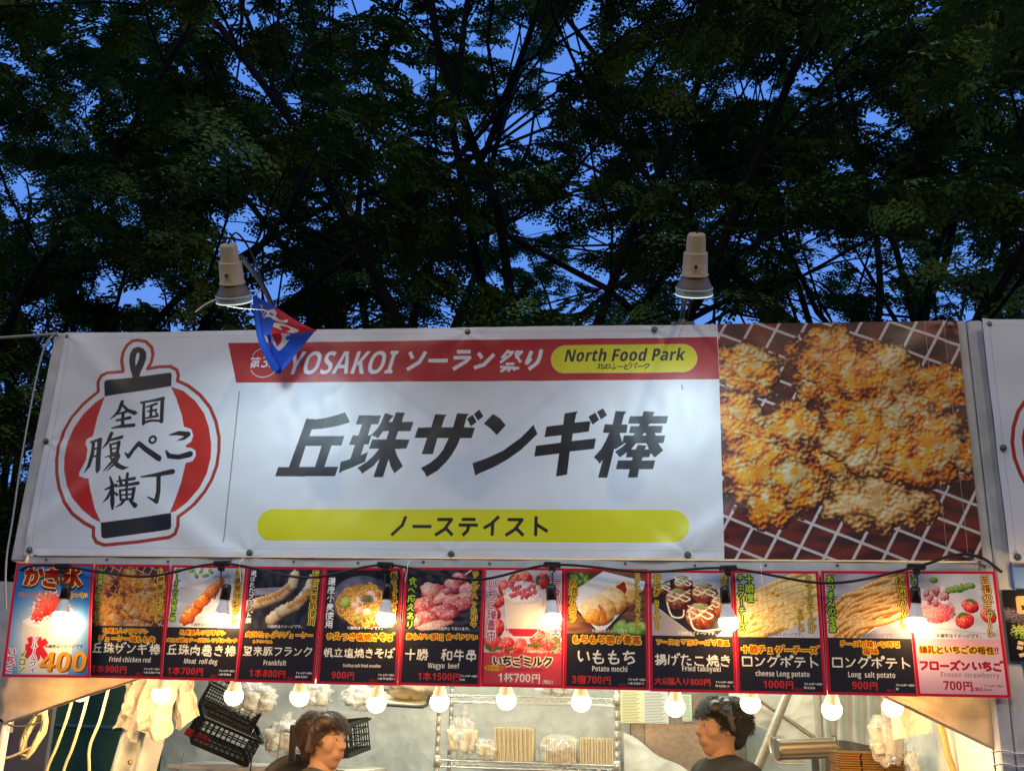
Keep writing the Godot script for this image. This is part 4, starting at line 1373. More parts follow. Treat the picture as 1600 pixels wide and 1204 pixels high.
func strawberry(im: Image, x: float, y: float, r: float, rot: float) -> void:
	blob(im, x, y, r, r * 0.86, rot, hexes("7d0c14 d8222a ff6a5a"), 0.06, 0.06, 0.5)
	for i in 22:
		var a := i * 2.4
		var q := Vector2(x, y) + Vector2.from_angle(a) * r * 0.82 * sqrt(i / 22.0)
		im.fill_rect(Rect2i(int(q.x), int(q.y), 1, 1), Color.html("f0c060"))
	for i in 5:
		var q := Vector2(x, y) + Vector2.from_angle(rot - 2.2 + i * 0.35) * r * 0.75
		pen(im, PackedVector2Array([Vector2(x, y).lerp(q, 0.72), q]), r * 0.26, Color.html("4f7a28"))

func picture(k: int) -> Image:
	var w := PW
	var h := PH
	var im := Image.create_empty(w, h, false, Image.FORMAT_RGB8)
	var rg := RandomNumberGenerator.new()
	rg.seed = 40 + k
	match k:
		1:
			im = chicken(w, h, 0.35)
		2:
			mottle(im, Rect2i(0, 0, w, h), Color.html("d9dde4"), Color.html("b7bcc8"), 0.01, 0.02)
			for i in 4:
				pen(im, PackedVector2Array([Vector2(0, 60 + i * 40), Vector2(w, 95 + i * 40)]), 2, Color.html("a4a9b4"))
			for i in 5:
				blob(im, 60 + i * 16, 10 + (i % 2) * 14, 12, 6, i, hexes("2f5a1c 6d9a38 b4cc6a"), 0.2, 0.08)
			pen(im, PackedVector2Array([Vector2(150, 60), Vector2(192, 8)]), 5, Color.html("d8b98a"))
			tube(im, PackedVector2Array([Vector2(60, 158), Vector2(100, 112), Vector2(140, 66)]), 24, 17, hexes("7a2a0a d4671c f2a850"), 0.25, 0.04, 0.5)
			tube(im, PackedVector2Array([Vector2(132, 78), Vector2(162, 44)]), 20, 13, hexes("6a2408 b8561c e0904a"), 0.4, 0.09, 0.4)
		3:
			mottle(im, Rect2i(0, 0, w, h), Color.html("23232b"), Color.html("3c3c46"), 0.03, 0.02)
			fill(im, [pts([20, 62, 150, 55, 150, 72, 24, 84])], Color.html("9aa0b0"))
			for t in [[[2, 118, 60, 102, 110, 84, 145, 52, 150, 20], 19], [[88, 158, 120, 132, 165, 112, 200, 70, 214, 30], 20]]:
				tube(im, pts(t[0]), t[1], t[1] * 0.92, hexes("4a3a26 b8a078 f2e6c8"), 0.14, 0.12, 0.3)
			tube(im, pts([40, 100, 100, 80, 132, 54]), 7, 6, hexes("a0622c d08a40 e0a860"), 0.6, 0.15, 0.0)
			tube(im, pts([140, 116, 180, 96, 200, 66]), 7, 6, hexes("a0622c d08a40 e0a860"), 0.6, 0.15, 0.0)
		4:
			mottle(im, Rect2i(0, 0, w, h), Color.html("1c1a20"), Color.html("2a272d"), 0.02, 0.02)
			blob(im, 128, 102, 112, 84, 0.15, hexes("15131a 3a3a4a 7a7a92"), 0.02, 0.02)
			blob(im, 132, 112, 96, 66, 0.15, hexes("5a3a14 a0702c c89a4c"), 0.1, 0.05)
			for i in 90:
				var a := rg.randf() * TAU
				var c := Vector2(132, 108) + Vector2.from_angle(a) * Vector2(82, 54) * sqrt(rg.randf())
				var p := PackedVector2Array()
				var b := rg.randf() * TAU
				for j in 6:
					p.append(c + Vector2.from_angle(b + j * 0.55) * 15.0)
				tube(im, p, 2.6, 2.6, hexes("6a4212 cf9a3c f2d68c"), 0.1, 0.1, 0.3)
			for s in [[118, 96, 20, 12], [150, 76, 18, 11], [100, 110, 16, 10], [160, 92, 14, 9]]:
				blob(im, s[0], s[1], s[2], s[3], 0.4, hexes("8a5a50 cfa79a f2e0da"), 0.2, 0.08)
			blob(im, 66, 102, 16, 18, 0.2, hexes("3f6a1c 86b040 cfe08a"), 0.4, 0.12)
			blob(im, 110, 150, 12, 9, 0.2, hexes("3f6a1c 86a040 c0d07a"), 0.4, 0.12)
			blob(im, 136, 90, 22, 13, 0.1, hexes("1c2416 3c4a30 77805c"), 0.7, 0.2)
			blob(im, 112, 126, 13, 12, 0.0, hexes("a07068 e0b8a8 f5e4da"), 0.05, 0.05)
			blob(im, 138, 130, 14, 12, 0.0, hexes("a08058 e6d0a8 f8eedd"), 0.05, 0.05)
		5:
			mottle(im, Rect2i(0, 0, w, h), Color.html("1b1b22"), Color.html("42424c"), 0.02, 0.06)
			var meat := hexes("5a1420 b8404c e8a0a0")
			var fat := hexes("a05a58 dc9a90 f6d8cc")
			for s in [[170, 26, 26, 18, 0.4, 0], [150, 50, 34, 20, 0.5, 0], [96, 72, 52, 30, 0.3, 0], [74, 60, 30, 20, 0.3, 1], [60, 108, 40, 26, -0.2, 0], [112, 84, 30, 14, -0.6, 1], [132, 66, 18, 12, 0.1, 0],
				[196, 66, 30, 28, 0.2, 0], [178, 86, 40, 16, -0.6, 1], [150, 100, 36, 26, 0.1, 0], [184, 104, 34, 20, -0.4, 0], [110, 132, 56, 26, -0.3, 0], [70, 148, 40, 22, 0.2, 0], [96, 168, 60, 13, -0.2, 1], [140, 138, 30, 16, -0.3, 0], [34, 160, 18, 14, 0.2, 1]]:
				blob(im, s[0], s[1], s[2], s[3], s[4], [meat, fat][s[5]], 0.2, 0.05, 0.5)
			for s in [[186, 14, 206, 0], [196, 62, 226, 46], [150, 86, 168, 76], [66, 138, 80, 134]]:
				pen(im, PackedVector2Array([Vector2(s[0], s[1]), Vector2(s[2], s[3])]), 5, Color.html("e2c79a"))
		7:
			mottle(im, Rect2i(0, 0, w, h), Color.html("5c3a28"), Color.html("80583c"), 0.01, 0.06)
			for i in 6:
				blob(im, 20 + i * 9, 16 + (i % 3) * 9, 14, 7, i * 1.3, hexes("1f4a12 4f8a2c 9cc860"), 0.1, 0.08)
			fill(im, [pts([20, 62, 110, 6, 236, 40, 226, 70, 120, 186, 96, 186, 20, 116])], Color.html("2c2620"))
			fill(im, [pts([24, 58, 112, 0, 240, 30, 236, 52, 118, 176, 92, 178, 22, 108])], Color.html("dfe3ea"))
			fill(im, [pts([42, 112, 70, 86, 130, 140, 108, 164, 86, 162])], Color.html("8a1c12"))
			var mo := hexes("8a5420 e8b868 fbe6b8")
			blob(im, 178, 66, 44, 40, 0.2, mo, 0.05, 0.05, 0.2)
			fill(im, [pts([150, 46, 176, 30, 184, 54, 176, 76])], Color.html("9a2c10"))
			blob(im, 140, 90, 46, 42, 0.2, mo, 0.05, 0.05, 0.4)
			blob(im, 96, 118, 54, 46, 0.1, mo, 0.05, 0.04, 0.3)
			tube(im, pts([98, 104, 112, 124, 114, 152]), 4, 8, hexes("8a2c08 c45c14 e89030"), 0.1, 0.1, 0.4)
			blob(im, 80, 136, 26, 20, -0.6, hexes("b05410 e08a24 f6b850"), 0.1, 0.06, 0.5)
			for i in 5:
				blob(im, 160 + i * 18, 166 + (i % 2) * 10, 26, 14, 0.3 * i - 0.8, hexes("2c5a18 6fa23c b4d27a"), 0.05, 0.05)
		8:
			mottle(im, Rect2i(0, 0, w, h), Color.html("c9ccd6"), Color.html("a9adbb"), 0.008, 0.02)
			fill(im, [pts([0, 44, 84, 12, 236, 96, 236, 150, 190, 188, 130, 188, 0, 92])], Color.html("2b2728"))
			fill(im, [pts([0, 96, 126, 188, 0, 188])], Color.html("b5a8a4"))
			for s in [[96, 34, 30, 24], [32, 48, 28, 22], [160, 62, 40, 32], [82, 80, 42, 34], [214, 96, 38, 36], [146, 130, 46, 42]]:
				blob(im, s[0], s[1], s[2], s[3], 0.1, hexes("2a0d06 7a3416 b8703c"), 0.06, 0.05, 0.5)
				for j in 4:
					var p := PackedVector2Array()
					for t in 7:
						p.append(Vector2(s[0] - s[2] * 0.8 + s[2] * 1.6 * t / 6.0, s[1] - s[3] * 0.75 + j * s[3] * 0.26 + sin(t * 1.7 + j * 2.0) * s[3] * 0.13))
					tube(im, smooth(p), 2.2, 2.2, hexes("b8a878 ece2c0 fffbe8"), 0.2, 0.1, 0.2)
				blob(im, s[0], s[1] - s[3] * 0.7, s[2] * 0.5, s[3] * 0.16, 0.1, hexes("3a5a24 7a9a4c c0cf94"), 0.9, 0.25)
			tube(im, smooth(pts([112, 122, 124, 164, 150, 172, 190, 168, 226, 160])), 3, 2.4, hexes("b8a878 ece2c0 fffbe8"), 0.2, 0.1, 0.2)
			tube(im, smooth(pts([46, 90, 60, 130, 92, 132, 96, 112])), 3, 2.4, hexes("b8a878 ece2c0 fffbe8"), 0.2, 0.1, 0.2)
		9, 10:
			mottle(im, Rect2i(0, 0, w, h), Color.html("c3c5cf" if k == 9 else "b4b2bc"), Color.html("9fa3b2" if k == 9 else "8d8c9a"), 0.01, 0.02)
			if k == 10:
				fill(im, [pts([0, 120, 120, 60, 240, 30, 240, 110, 90, 188, 0, 188])], Color.html("d8d2ce"))
			for i in (34 if k == 9 else 30):
				var f := rg.randf()
				var y := lerpf(60.0, 190.0, i / 33.0) + rg.randf_range(-6, 6)
				var p := PackedVector2Array()
				for t in 7:
					var tx := lerpf(-20.0, 250.0, t / 6.0) if k == 9 else lerpf(10.0 + f * 40.0, 250.0, t / 6.0)
					var ty := y - t * 17.0 + 26.0 + sin(t * 0.9 + i) * (4.0 if k == 9 else 12.0)
					p.append(Vector2(tx, ty + (22.0 if k == 10 and t == 0 else 0.0)))
				tube(im, smooth(p), 9.0 if k == 9 else 6.5, 8.0 if k == 9 else 6.0, hexes("8a5614 d9a43c f6dc94") if k == 9 else hexes("7a4210 cf8a34 f2ca84"), 0.1, 0.04, 0.4)
			if k == 9:
				for i in 46:
					blob(im, rg.randf_range(30, 210), rg.randf_range(50, 170), rg.randf_range(7, 16), rg.randf_range(4, 9), -0.5, hexes("a8700c eab83c fff0b0"), 0.3, 0.06, 0.7)
				fill(im, [pts([100, 188, 240, 120, 240, 188])], Color.html("cfcbd0"))
		11:
			mottle(im, Rect2i(0, 0, w, h), Color.html("dadde3"), Color.html("c0c4cf"), 0.008, 0.02)
			pen(im, pts([0, 150, 240, 176]), 2, Color.html("a9a9b0"))
			for i in 9:
				blob(im, 70 + i * 13, 18 + (i * 37) % 40, 13, 9, i * 0.8, hexes("2c5a1c 5f8a34 a8c070"), 0.15, 0.09)
			blob(im, 62, 104, 60, 40, 0.0, hexes("a87078 dfb8bc f8eef0"), 0.04, 0.04)
			blob(im, 66, 112, 50, 28, 0.0, hexes("a82430 e0606a f6c0c0"), 0.4, 0.09, 0.3)
			for i in 26:
				blob(im, 22 + rg.randf() * 84, 44 + rg.randf() * 44, 12, 8, rg.randf() * 3.0, hexes("6a1022 b04058 f0d4dc") if i % 3 else hexes("c0a0b0 e8d8e2 ffffff"), 0.4, 0.12, 0.4)
			for s in [[166, 92, 24, 0.2], [146, 134, 27, -0.4], [214, 120, 24, 0.8]]:
				strawberry(im, s[0], s[1], s[2], s[3])
	return im

# ---------------------------------------------------------------- the menu posters: words, place and size on a sheet 512 x 724
const CREAM := Color(0.96, 0.93, 0.84)
const WORDS := [
	[],
	[["札幌黄入り甘辛タレ", 246, 412, 34], ["ジューシー鶏もも肉", 256, 456, 42], "丘珠ザンギ棒", "Fried chicken rod", 150, 590, "1本900円", 40, "北海道ソウルフード", "札幌黄特製タレ", "小麦 乳成分 牛肉"],
	[["札幌黄入り甘辛タレ", 256, 412, 34], ["肉とご飯とチーズのトリプルパンチ", 256, 462, 29], "丘珠肉巻き棒", "Meat  roll dog", 150, 590, "1本700円", 50, "チーズ入り肉巻き棒", "札幌黄特製タレ", "小麦 卵 豚肉"],
	[["肉汁たっぷりジューシー", 256, 410, 40], ["もうらいとん", 150, 462, 22], "望来豚フランク", "Frankfult", 168, 586, "1本800円", 84, "選ばれたブランド豚", "石狩望来豚使用", "豚肉 乳成分"],
	[["やみつき塩焼きそば", 256, 410, 48], [], "帆立塩焼きそば", "Scallop salt fried noodles", 160, 600, "900円", 92, "道産小麦使用", "帆立の風味豊か", "小麦 卵 乳成分 大豆"],
	[["柔らかい部位 食べやすい", 256, 410, 40], [], "十勝　和牛串", "Wagyu  beef", 180, 586, "1本1500円", 120, "食べ応えあり", "サシが入った和牛", "牛肉"],
	[],
	[["もちもち感が最高", 256, 404, 52], [], "いももち", "Potato mochi", 170, 586, "3個700円", 50, "お酒と合う", "甘ダレが相性バツグン", "小麦 乳成分 大豆"],
	[["ソースとマヨネーズで最高", 256, 416, 36], [], "揚げたこ焼き", "Fried takoyaki", 190, 570, "大6個入り800円", 28, "中はジューシー", "おやつの定番", "卵 乳成分 大豆 小麦"],
	[["十勝チェダーチーズ", 256, 444, 50], [], "ロングポテト", "cheese Long potato", 110, 590, "1000円", 150, "チェダーチーズ", "とろ〜りチーズが", "卵 乳成分"],
	[["チーズが嫌いな方は", 256, 412, 38], ["塩味", 256, 448, 44], "ロングポテト", "Long  salt potato", 120, 590, "900円", 140, "おつまみの定番", "超なが〜い", "卵"],
	[],
]

func outlined(im: Image, s: String, cx: float, y: float, size: float, inner: Color, mid: Color) -> void:
	centred(im, s, cx, y, size, size * 0.40, Color.html("f7d84a"))
	centred(im, s, cx, y, size, size * 0.24, mid)
	centred(im, s, cx, y, size, size * 0.11, inner)

func column(im: Image, s: String, x: float, y: float, size: float, edge: Color, mid: Color, inner: Color) -> void:
	text(im, s, x, y, size, size * 0.42, edge, 0.0, 0.0, 1.0, true)
	if mid.a > 0.0:
		text(im, s, x, y, size, size * 0.3, mid, 0.0, 0.0, 1.0, true)
	text(im, s, x, y, size, size * 0.13, inner, 0.0, 0.0, 1.0, true)

func small_print(im: Image, x: float, y: float, foods: String, col: Color) -> void:
	text(im, "アレルギー成分", x, y, 15, 2.6, col)
	text(im, foods, x, y + 22, 15, 2.6, col)

func frame(im: Image) -> void:
	for r in [Rect2i(0, 0, 512, 17), Rect2i(0, 707, 512, 17), Rect2i(0, 0, 19, 724), Rect2i(493, 0, 19, 724)]:
		im.fill_rect(r, Color.html("c8162a"))
	for i in 2:
		im.fill_rect(Rect2i(i * 509, 0, 3, 724), Color.html("e27a80"))
		im.fill_rect(Rect2i(0, i * 721, 512, 3), Color.html("e27a80"))

func poster_print(k: int) -> ImageTexture:
	var im := Image.create_empty(512, 724, false, Image.FORMAT_RGB8)
	var black := Color.html("2a2626")
	im.fill(black)
	if k == 0:
		for y in 724:
			for x in 512:
				var d := Vector2(x - 230, (y - 480) * 0.8).length() / 330.0
				im.set_pixel(x, y, Color.html("f3f1e4").lerp(Color.html("1f6fc0"), clampf(d * 1.5 - 0.45, 0.0, 1.0)))
		fill(im, [pts([90, 400, 420, 400, 380, 700, 110, 700])], Color.html("e6dfcd"))
		blob(im, 255, 380, 165, 40, 0.0, hexes("cfc4b0 f0e9da ffffff"), 0.1, 0.03)
		blob(im, 255, 300, 120, 110, 0.0, hexes("d8c8b8 f6eee2 ffffff"), 0.3, 0.03)
		blob(im, 250, 270, 95, 80, 0.2, hexes("a01010 e02a22 ff8a70"), 0.6, 0.04)
		blob(im, 180, 330, 40, 50, 0.4, hexes("a01010 e02a22 ff8a70"), 0.9, 0.05)
		blob(im, 330, 320, 40, 60, -0.3, hexes("a01010 e02a22 ff8a70"), 1.0, 0.05)
		for s in [["か", 48, 20], ["き", 172, 26], ["氷", 306, 20]]:
			text(im, s[0], s[1], s[2] + 10, 140, 44, black)
			text(im, s[0], s[1], s[2], 136, 42, Color.html("f4e27a"))
			text(im, s[0], s[1], s[2], 136, 27, Color.html("b81a14"))
		text(im, "Shaved ice", 40, 186, 38, 6, Color.html("e8862a"), 0.0, 0.2)
		outlined(im, "うま〜い", 390, 186, 44, Color.html("c86a10"), Color.html("f0b030"))
		centred(im, "氷", 190, 470, 150, 40, Color.html("d8242a"))
		column(im, "いちご", 14, 540, 52, Color.html("ffffff"), Color.html("f0d0d0"), Color.html("d02030"))
		column(im, "メロン", 88, 560, 46, Color.html("dfe6b0"), Color(0, 0, 0, 0), Color.html("6a8a2c"))
		column(im, "ブルーハワイ", 158, 470, 38, Color.html("ffffff"), Color(0, 0, 0, 0), Color.html("3a4a9a"))
		centred(im, "※画像はイメージです", 350, 520, 23, 3.4, Color.html("3a3028"))
		text(im, "400", 222, 556, 150, 1, Color.html("6a2a08"), 0.0, 0.12, 1.1)
		text(im, "400", 214, 550, 150, 1, Color.html("e8a01c"), 0.0, 0.12, 1.1)
		pen(im, smooth(pts([455, 560, 484, 600, 462, 650])), 10, Color.html("e8a01c"))
	elif k == 6:
		var pic := Image.create_empty(PW, 250, false, Image.FORMAT_RGB8)
		mottle(pic, Rect2i(0, 0, PW, 250), Color.html("e6d8d8"), Color.html("cfbfc4"), 0.01, 0.02)
		for s in [[90, 30, 24], [125, 24, 26], [150, 50, 24], [180, 30, 28], [60, 52, 26], [42, 92, 24], [210, 60, 26], [30, 130, 24], [38, 170, 30], [28, 214, 34], [70, 220, 30], [90, 246, 28], [112, 224, 28], [146, 236, 30], [170, 200, 32], [206, 214, 40], [232, 240, 34], [226, 170, 30], [46, 246, 30], [180, 250, 30]]:
			strawberry(pic, s[0], s[1], s[2] * 0.9, s[0] * 0.13)
		fill(pic, [pts([60, 72, 178, 72, 166, 180, 148, 196, 92, 196, 74, 180])], Color.html("ead9c6"))
		fill(pic, [pts([64, 172, 174, 172, 164, 184, 148, 194, 92, 194, 74, 184])], Color.html("c8303a"))
		blob(pic, 118, 66, 62, 34, 0.0, hexes("c8b8b8 f2ecea ffffff"), 0.2, 0.05)
		for i in 14:
			blob(pic, 80 + (i * 47) % 80, 46 + (i * 29) % 32, 10, 7, i, hexes("8a1020 cc3a48 f08a90"), 0.5, 0.12)
		pen(pic, pts([58, 64, 74, 180, 92, 196, 148, 196, 166, 180, 180, 64]), 2, Color.html("f6f2f0"))
		pic.resize(474, 522, Image.INTERPOLATE_CUBIC)
		im.fill(Color.html("d8474e"))
		im.blit_rect(pic, Rect2i(0, 0, 474, 522), Vector2i(19, 17))
		im.fill_rect(Rect2i(19, 522, 474, 185), Color.html("d8474e"))
		column(im, "いちご増量中", 30, 76, 62, Color.html("b84a5a"), Color.html("f6eef0"), Color.html("c05a6c"))
		column(im, "一番いい果実", 424, 50, 62, Color.html("b84a5a"), Color.html("f6eef0"), Color.html("c05a6c"))
		centred(im, "※画像はイメージです", 380, 500, 20, 3, Color.html("e8d8d0"))
		centred(im, "いちごミルク", 256, 540, 62, 26, Color.html("f4e8c0"))
		centred(im, "いちごミルク", 256, 540, 62, 11, Color.html("3a2410"))
		blob(im, 82, 612, 62, 18, 0.0, hexes("c88a1c e0a020 f0c040"), 0.0, 0.01)
		centred(im, "アルコール", 82, 602, 20, 3, Color.html("8a2010"))
		text(im, "Strawberry milk", 160, 604, 28, 1, Color.html("9a2c34"))
		centred(im, "1杯700円", 240, 636, 62, 7, CREAM)
		text(im, "(税込)", 380, 676, 24, 3, CREAM)
	else:
		var pic := picture(k)
		pic.resize(474, 380, Image.INTERPOLATE_CUBIC)
		im.blit_rect(pic, Rect2i(0, 0, 474, 380), Vector2i(19, 17))
		if k == 11:
			for y in range(396, 708):
				im.fill_rect(Rect2i(19, y, 474, 1), Color.html("f0cdd2").lerp(Color.html("e6a0ac"), absf(y - 560) / 200.0))
			column(im, "いちごて　　うま", 24, 20, 36, Color.html("22301a"), Color(0, 0, 0, 0), Color.html("a8c83a"))
			column(im, "至福のデザート", 420, 24, 52, Color.html("2a1408"), Color.html("f0d890"), Color.html("8a4a10"))
			centred(im, "※画像はイメージです。", 270, 366, 24, 3.4, Color.html("4a4048"))
			outlined(im, "練乳といちごの相性!!", 256, 436, 46, Color.html("5a3008"), Color.html("c88414"))
			centred(im, "フローズンいちご", 256, 520, 58, 13, Color.html("b0142c"))
			text(im, "Frozen strawberry", 140, 580, 36, 1, Color.html("a88a8c"))
			centred(im, "700円", 232, 628, 62, 8, Color.html("a8182a"))
			text(im, "(税込)", 312, 666, 24, 3, Color.html("a8182a"))
			small_print(im, 370, 650, "乳成分", Color.html("7a6a6c"))
		else:
			var d: Array = WORDS[k]
			centred(im, "※画像はイメージです。" if k != 5 else "※提供時は加熱しております。", 290, 368, 22, 3.2, Color.html("d8d4d0" if k in [3, 4, 5, 7, 8] else "7a7674"))
			var left := [Color.html("1c2a10"), Color(0, 0, 0, 0), Color.html("a9d23a")]
			if k == 3 or k == 4:
				left = [Color.html("30303a"), Color(0, 0, 0, 0), Color.html("f0f0f0")]
			elif k == 7 or k == 8:
				left = [Color.html("3a2408"), Color.html("f0d040"), Color.html("8a5a08")]
			var n: int = d[8].length()
			column(im, d[8], 26, 24 if n > 6 else 62, minf(54, 340.0 / n), left[0], left[1], left[2])
			if k == 9:
				column(im, "十勝産", 72, 24, 56, left[0], left[1], left[2])
				column(im, "美味しい", 372, 226, 36, Color.html("2c1606"), Color.html("f0d860"), Color.html("9a6410"))
			n = d[9].length()
			column(im, d[9], 430, 24, minf(64 if k == 10 else 52, 348.0 / n), Color.html("2c1606"), Color.html("f2dc5a"), Color.html("8a5410"))
			for o in [d[0], d[1]]:
				if o.size() > 0:
					outlined(im, o[0], o[1], o[2], o[3], Color.html("a84a08"), Color.html("e8981c"))
			var big: float = minf(78, 456.0 / d[2].length())
			centred(im, d[2], 256, 500 if k != 7 else 488, big if k != 7 else 92.0, big * 0.115 if k != 7 else 11.0, CREAM)
			text(im, d[3], d[4], d[5] - 4, 40 if k != 4 else 24, 1, CREAM, 0.0, 0.08 if k in [1, 2] else 0.0, 0.82)
			text(im, d[6], d[7], 640, 54 if k != 8 else 46, 6.5, Color.html("e0352c"), 0.08 if k != 8 else 0.0)
			text(im, "(税込)", 330 if k != 8 else 412, 684, 20, 2.6, Color.html("a0241e"))
			small_print(im, 384, 654, d[10], CREAM)
	frame(im)
	return ImageTexture.create_from_image(im)
# ---------------------------------------------------------------- print: lettering and pictures on sheets
var noise := FastNoiseLite.new()
var letters := {}
var cap := [0.0, 1.0]
var font: SystemFont

func pts(a: Array, k := 1.0) -> PackedVector2Array:
	var r := PackedVector2Array()
	for i in range(0, a.size(), 2):
		r.append(Vector2(a[i], a[i + 1]) * k)
	return r

func fill(im: Image, cs: Array, col: Color) -> void:
	var y0 := 1e9
	var y1 := -1e9
	for c: PackedVector2Array in cs:
		for p in c:
			y0 = minf(y0, p.y)
			y1 = maxf(y1, p.y)
	for y in range(maxi(0, int(y0)), mini(im.get_height(), int(y1) + 1)):
		var xs := PackedFloat32Array()
		var yy := y + 0.5
		for c: PackedVector2Array in cs:
			var a := c[c.size() - 1]
			for b in c:
				if (a.y <= yy) != (b.y <= yy):
					xs.append(a.x + (yy - a.y) * (b.x - a.x) / (b.y - a.y))
				a = b
		xs.sort()
		for k in range(0, xs.size() - 1, 2):
			var l := roundi(xs[k])
			var r := roundi(xs[k + 1])
			if r > l:
				im.fill_rect(Rect2i(l, y, r - l, 1), col)

func disc(im: Image, c: Vector2, r: float, col: Color, n := 10) -> void:
	var p := PackedVector2Array()
	for i in n:
		p.append(c + Vector2.from_angle(TAU * i / n) * r)
	fill(im, [p], col)

func pen(im: Image, p: PackedVector2Array, w: float, col: Color, round_ends := false) -> void:
	for i in p.size() - 1:
		var d := (p[i + 1] - p[i]).normalized()
		var n := Vector2(-d.y, d.x) * w * 0.5
		var e := d * w * 0.18
		fill(im, [PackedVector2Array([p[i] - e + n, p[i + 1] + e + n, p[i + 1] + e - n, p[i] - e - n])], col)
		if i > 0 or round_ends:
			disc(im, p[i], w * 0.5, col, 8)
	if round_ends:
		disc(im, p[p.size() - 1], w * 0.5, col, 8)

func brush(im: Image, a: Array, col: Color) -> void:
	# one stroke of a writing brush: x, y, width along its length
	for i in range(0, a.size() - 3, 3):
		var p := Vector2(a[i], a[i + 1])
		var q := Vector2(a[i + 3], a[i + 4])
		var n := (q - p).normalized().orthogonal() * 0.5
		fill(im, [PackedVector2Array([p + n * a[i + 2], q + n * a[i + 5], q - n * a[i + 5], p - n * a[i + 2]])], col)
		disc(im, p, a[i + 2] * 0.5, col)
		disc(im, q, a[i + 5] * 0.5, col)

func smooth(p: PackedVector2Array) -> PackedVector2Array:
	if p.size() < 3:
		return p
	var r := PackedVector2Array()
	for i in p.size() - 1:
		for k in 3:
			r.append(p[i].cubic_interpolate(p[i + 1], p[maxi(0, i - 1)], p[mini(p.size() - 1, i + 2)], k / 3.0))
	r.append(p[p.size() - 1])
	return r

func strokes(ch: String) -> Array:
	var code := ch.unicode_at(0)
	var k := 1.0
	var off := Vector2.ZERO
	var extra := []
	if "ャュェッっゅゃ".contains(ch):
		ch = String.chr(code + 1)
		k = 0.72
		off = Vector2(0.06, 0.26)
	elif not GLYPHS.has(ch) and GLYPHS.has(String.chr(code - 1)):
		ch = String.chr(code - 1)
		extra = [PackedVector2Array([Vector2(0.80, 0.03), Vector2(0.87, 0.17)]), PackedVector2Array([Vector2(0.94, -0.02), Vector2(1.0, 0.12)])]
		k = 0.94
		off = Vector2(-0.03, 0.05)
	elif not GLYPHS.has(ch) and GLYPHS.has(String.chr(code - 2)):
		ch = String.chr(code - 2)
		var o := PackedVector2Array()
		for i in 9:
			o.append(Vector2(0.9, 0.1) + Vector2.from_angle(TAU * i / 8) * 0.09)
		extra = [o]
		k = 0.94
		off = Vector2(-0.03, 0.05)
	if not GLYPHS.has(ch):
		return []
	var out := []
	for s: String in GLYPHS[ch].split(" "):
		var p := PackedVector2Array()
		for i in range(0, s.length(), 2):
			p.append(Vector2(s[i].hex_to_int() + 0.5, s[i + 1].hex_to_int() + 0.3) / 16.0 * k + off)
		out.append(smooth(p) if code >= 0x3040 and code < 0x30a0 else p)
	return out + extra

func latin(ch: String) -> Array:
	# [triangles, advance] of one letter in units of the capital height
	if not letters.has(ch):
		var t := TextMesh.new()
		t.font = font
		t.font_size = 96
		t.pixel_size = 0.01
		t.depth = 0.0
		t.text = ch
		t.horizontal_alignment = HORIZONTAL_ALIGNMENT_LEFT
		var v := PackedVector3Array()
		if t.get_surface_count() > 0:
			var a := t.surface_get_arrays(0)
			var idx = a[Mesh.ARRAY_INDEX]
			if idx != null and idx.size() > 0:
				for i in idx:
					v.append(a[Mesh.ARRAY_VERTEX][i])
			else:
				v = a[Mesh.ARRAY_VERTEX]
		if ch == "H":
			var lo := 1e9
			var hi := -1e9
			for p in v:
				lo = minf(lo, p.y)
				hi = maxf(hi, p.y)
			cap = [lo, hi - lo]
		letters[ch] = [v, font.get_string_size(ch, HORIZONTAL_ALIGNMENT_LEFT, -1, 96).x * 0.01]
	return letters[ch]

func width_of(s: String, size: float, gap: float) -> float:
	var w := 0.0
	for ch in s:
		w += (latin(ch)[1] * 0.72 / cap[1] if ch.unicode_at(0) < 0x2000 else 1.0 + gap) * size
	return w

# text from its left edge and top, size = height of a full character
func text(im: Image, s: String, x: float, y: float, size: float, w: float, col: Color, gap := 0.0, shear := 0.0, squeeze := 1.0, upright := false) -> void:
	for ch in s:
		if ch.unicode_at(0) < 0x2000:
			var k := size * 0.78 / float(cap[1])
			var l := latin(ch)
			var v: PackedVector3Array = l[0]
			for i in range(0, v.size() - 2, 3):
				var t := PackedVector2Array()
				for j in 3:
					var q := v[i + j]
					var up: float = (q.y - cap[0]) * k
					t.append(Vector2(x + q.x * k * 0.92 * squeeze + shear * (up - size * 0.4), y + size * 0.9 - up))
				fill(im, [t], col)
			x += l[1] * k * 0.92 * squeeze + gap * size * 0.3
			continue
		for p: PackedVector2Array in strokes(ch):
			var r := PackedVector2Array()
			for q in p:
				if upright and (ch == "ー" or ch == "〜"):
					q = Vector2(1.0 - q.y, q.x)
				r.append(Vector2(x + q.x * size * squeeze + shear * (0.5 - q.y) * size, y + q.y * size))
			pen(im, r, w, col)
		if upright:
			y += size * (1.0 + gap)
		else:
			x += size * squeeze * (1.0 + gap)

func centred(im: Image, s: String, cx: float, y: float, size: float, w: float, col: Color, squeeze := 1.0) -> void:
	var n := 0.0
	for ch in s:
		n += (latin(ch)[1] * 0.78 / float(cap[1]) * 0.92 if ch.unicode_at(0) < 0x2000 else 1.0) * size * squeeze
	text(im, s, cx - n * 0.5, y, size, w, col, 0.0, 0.0, squeeze)

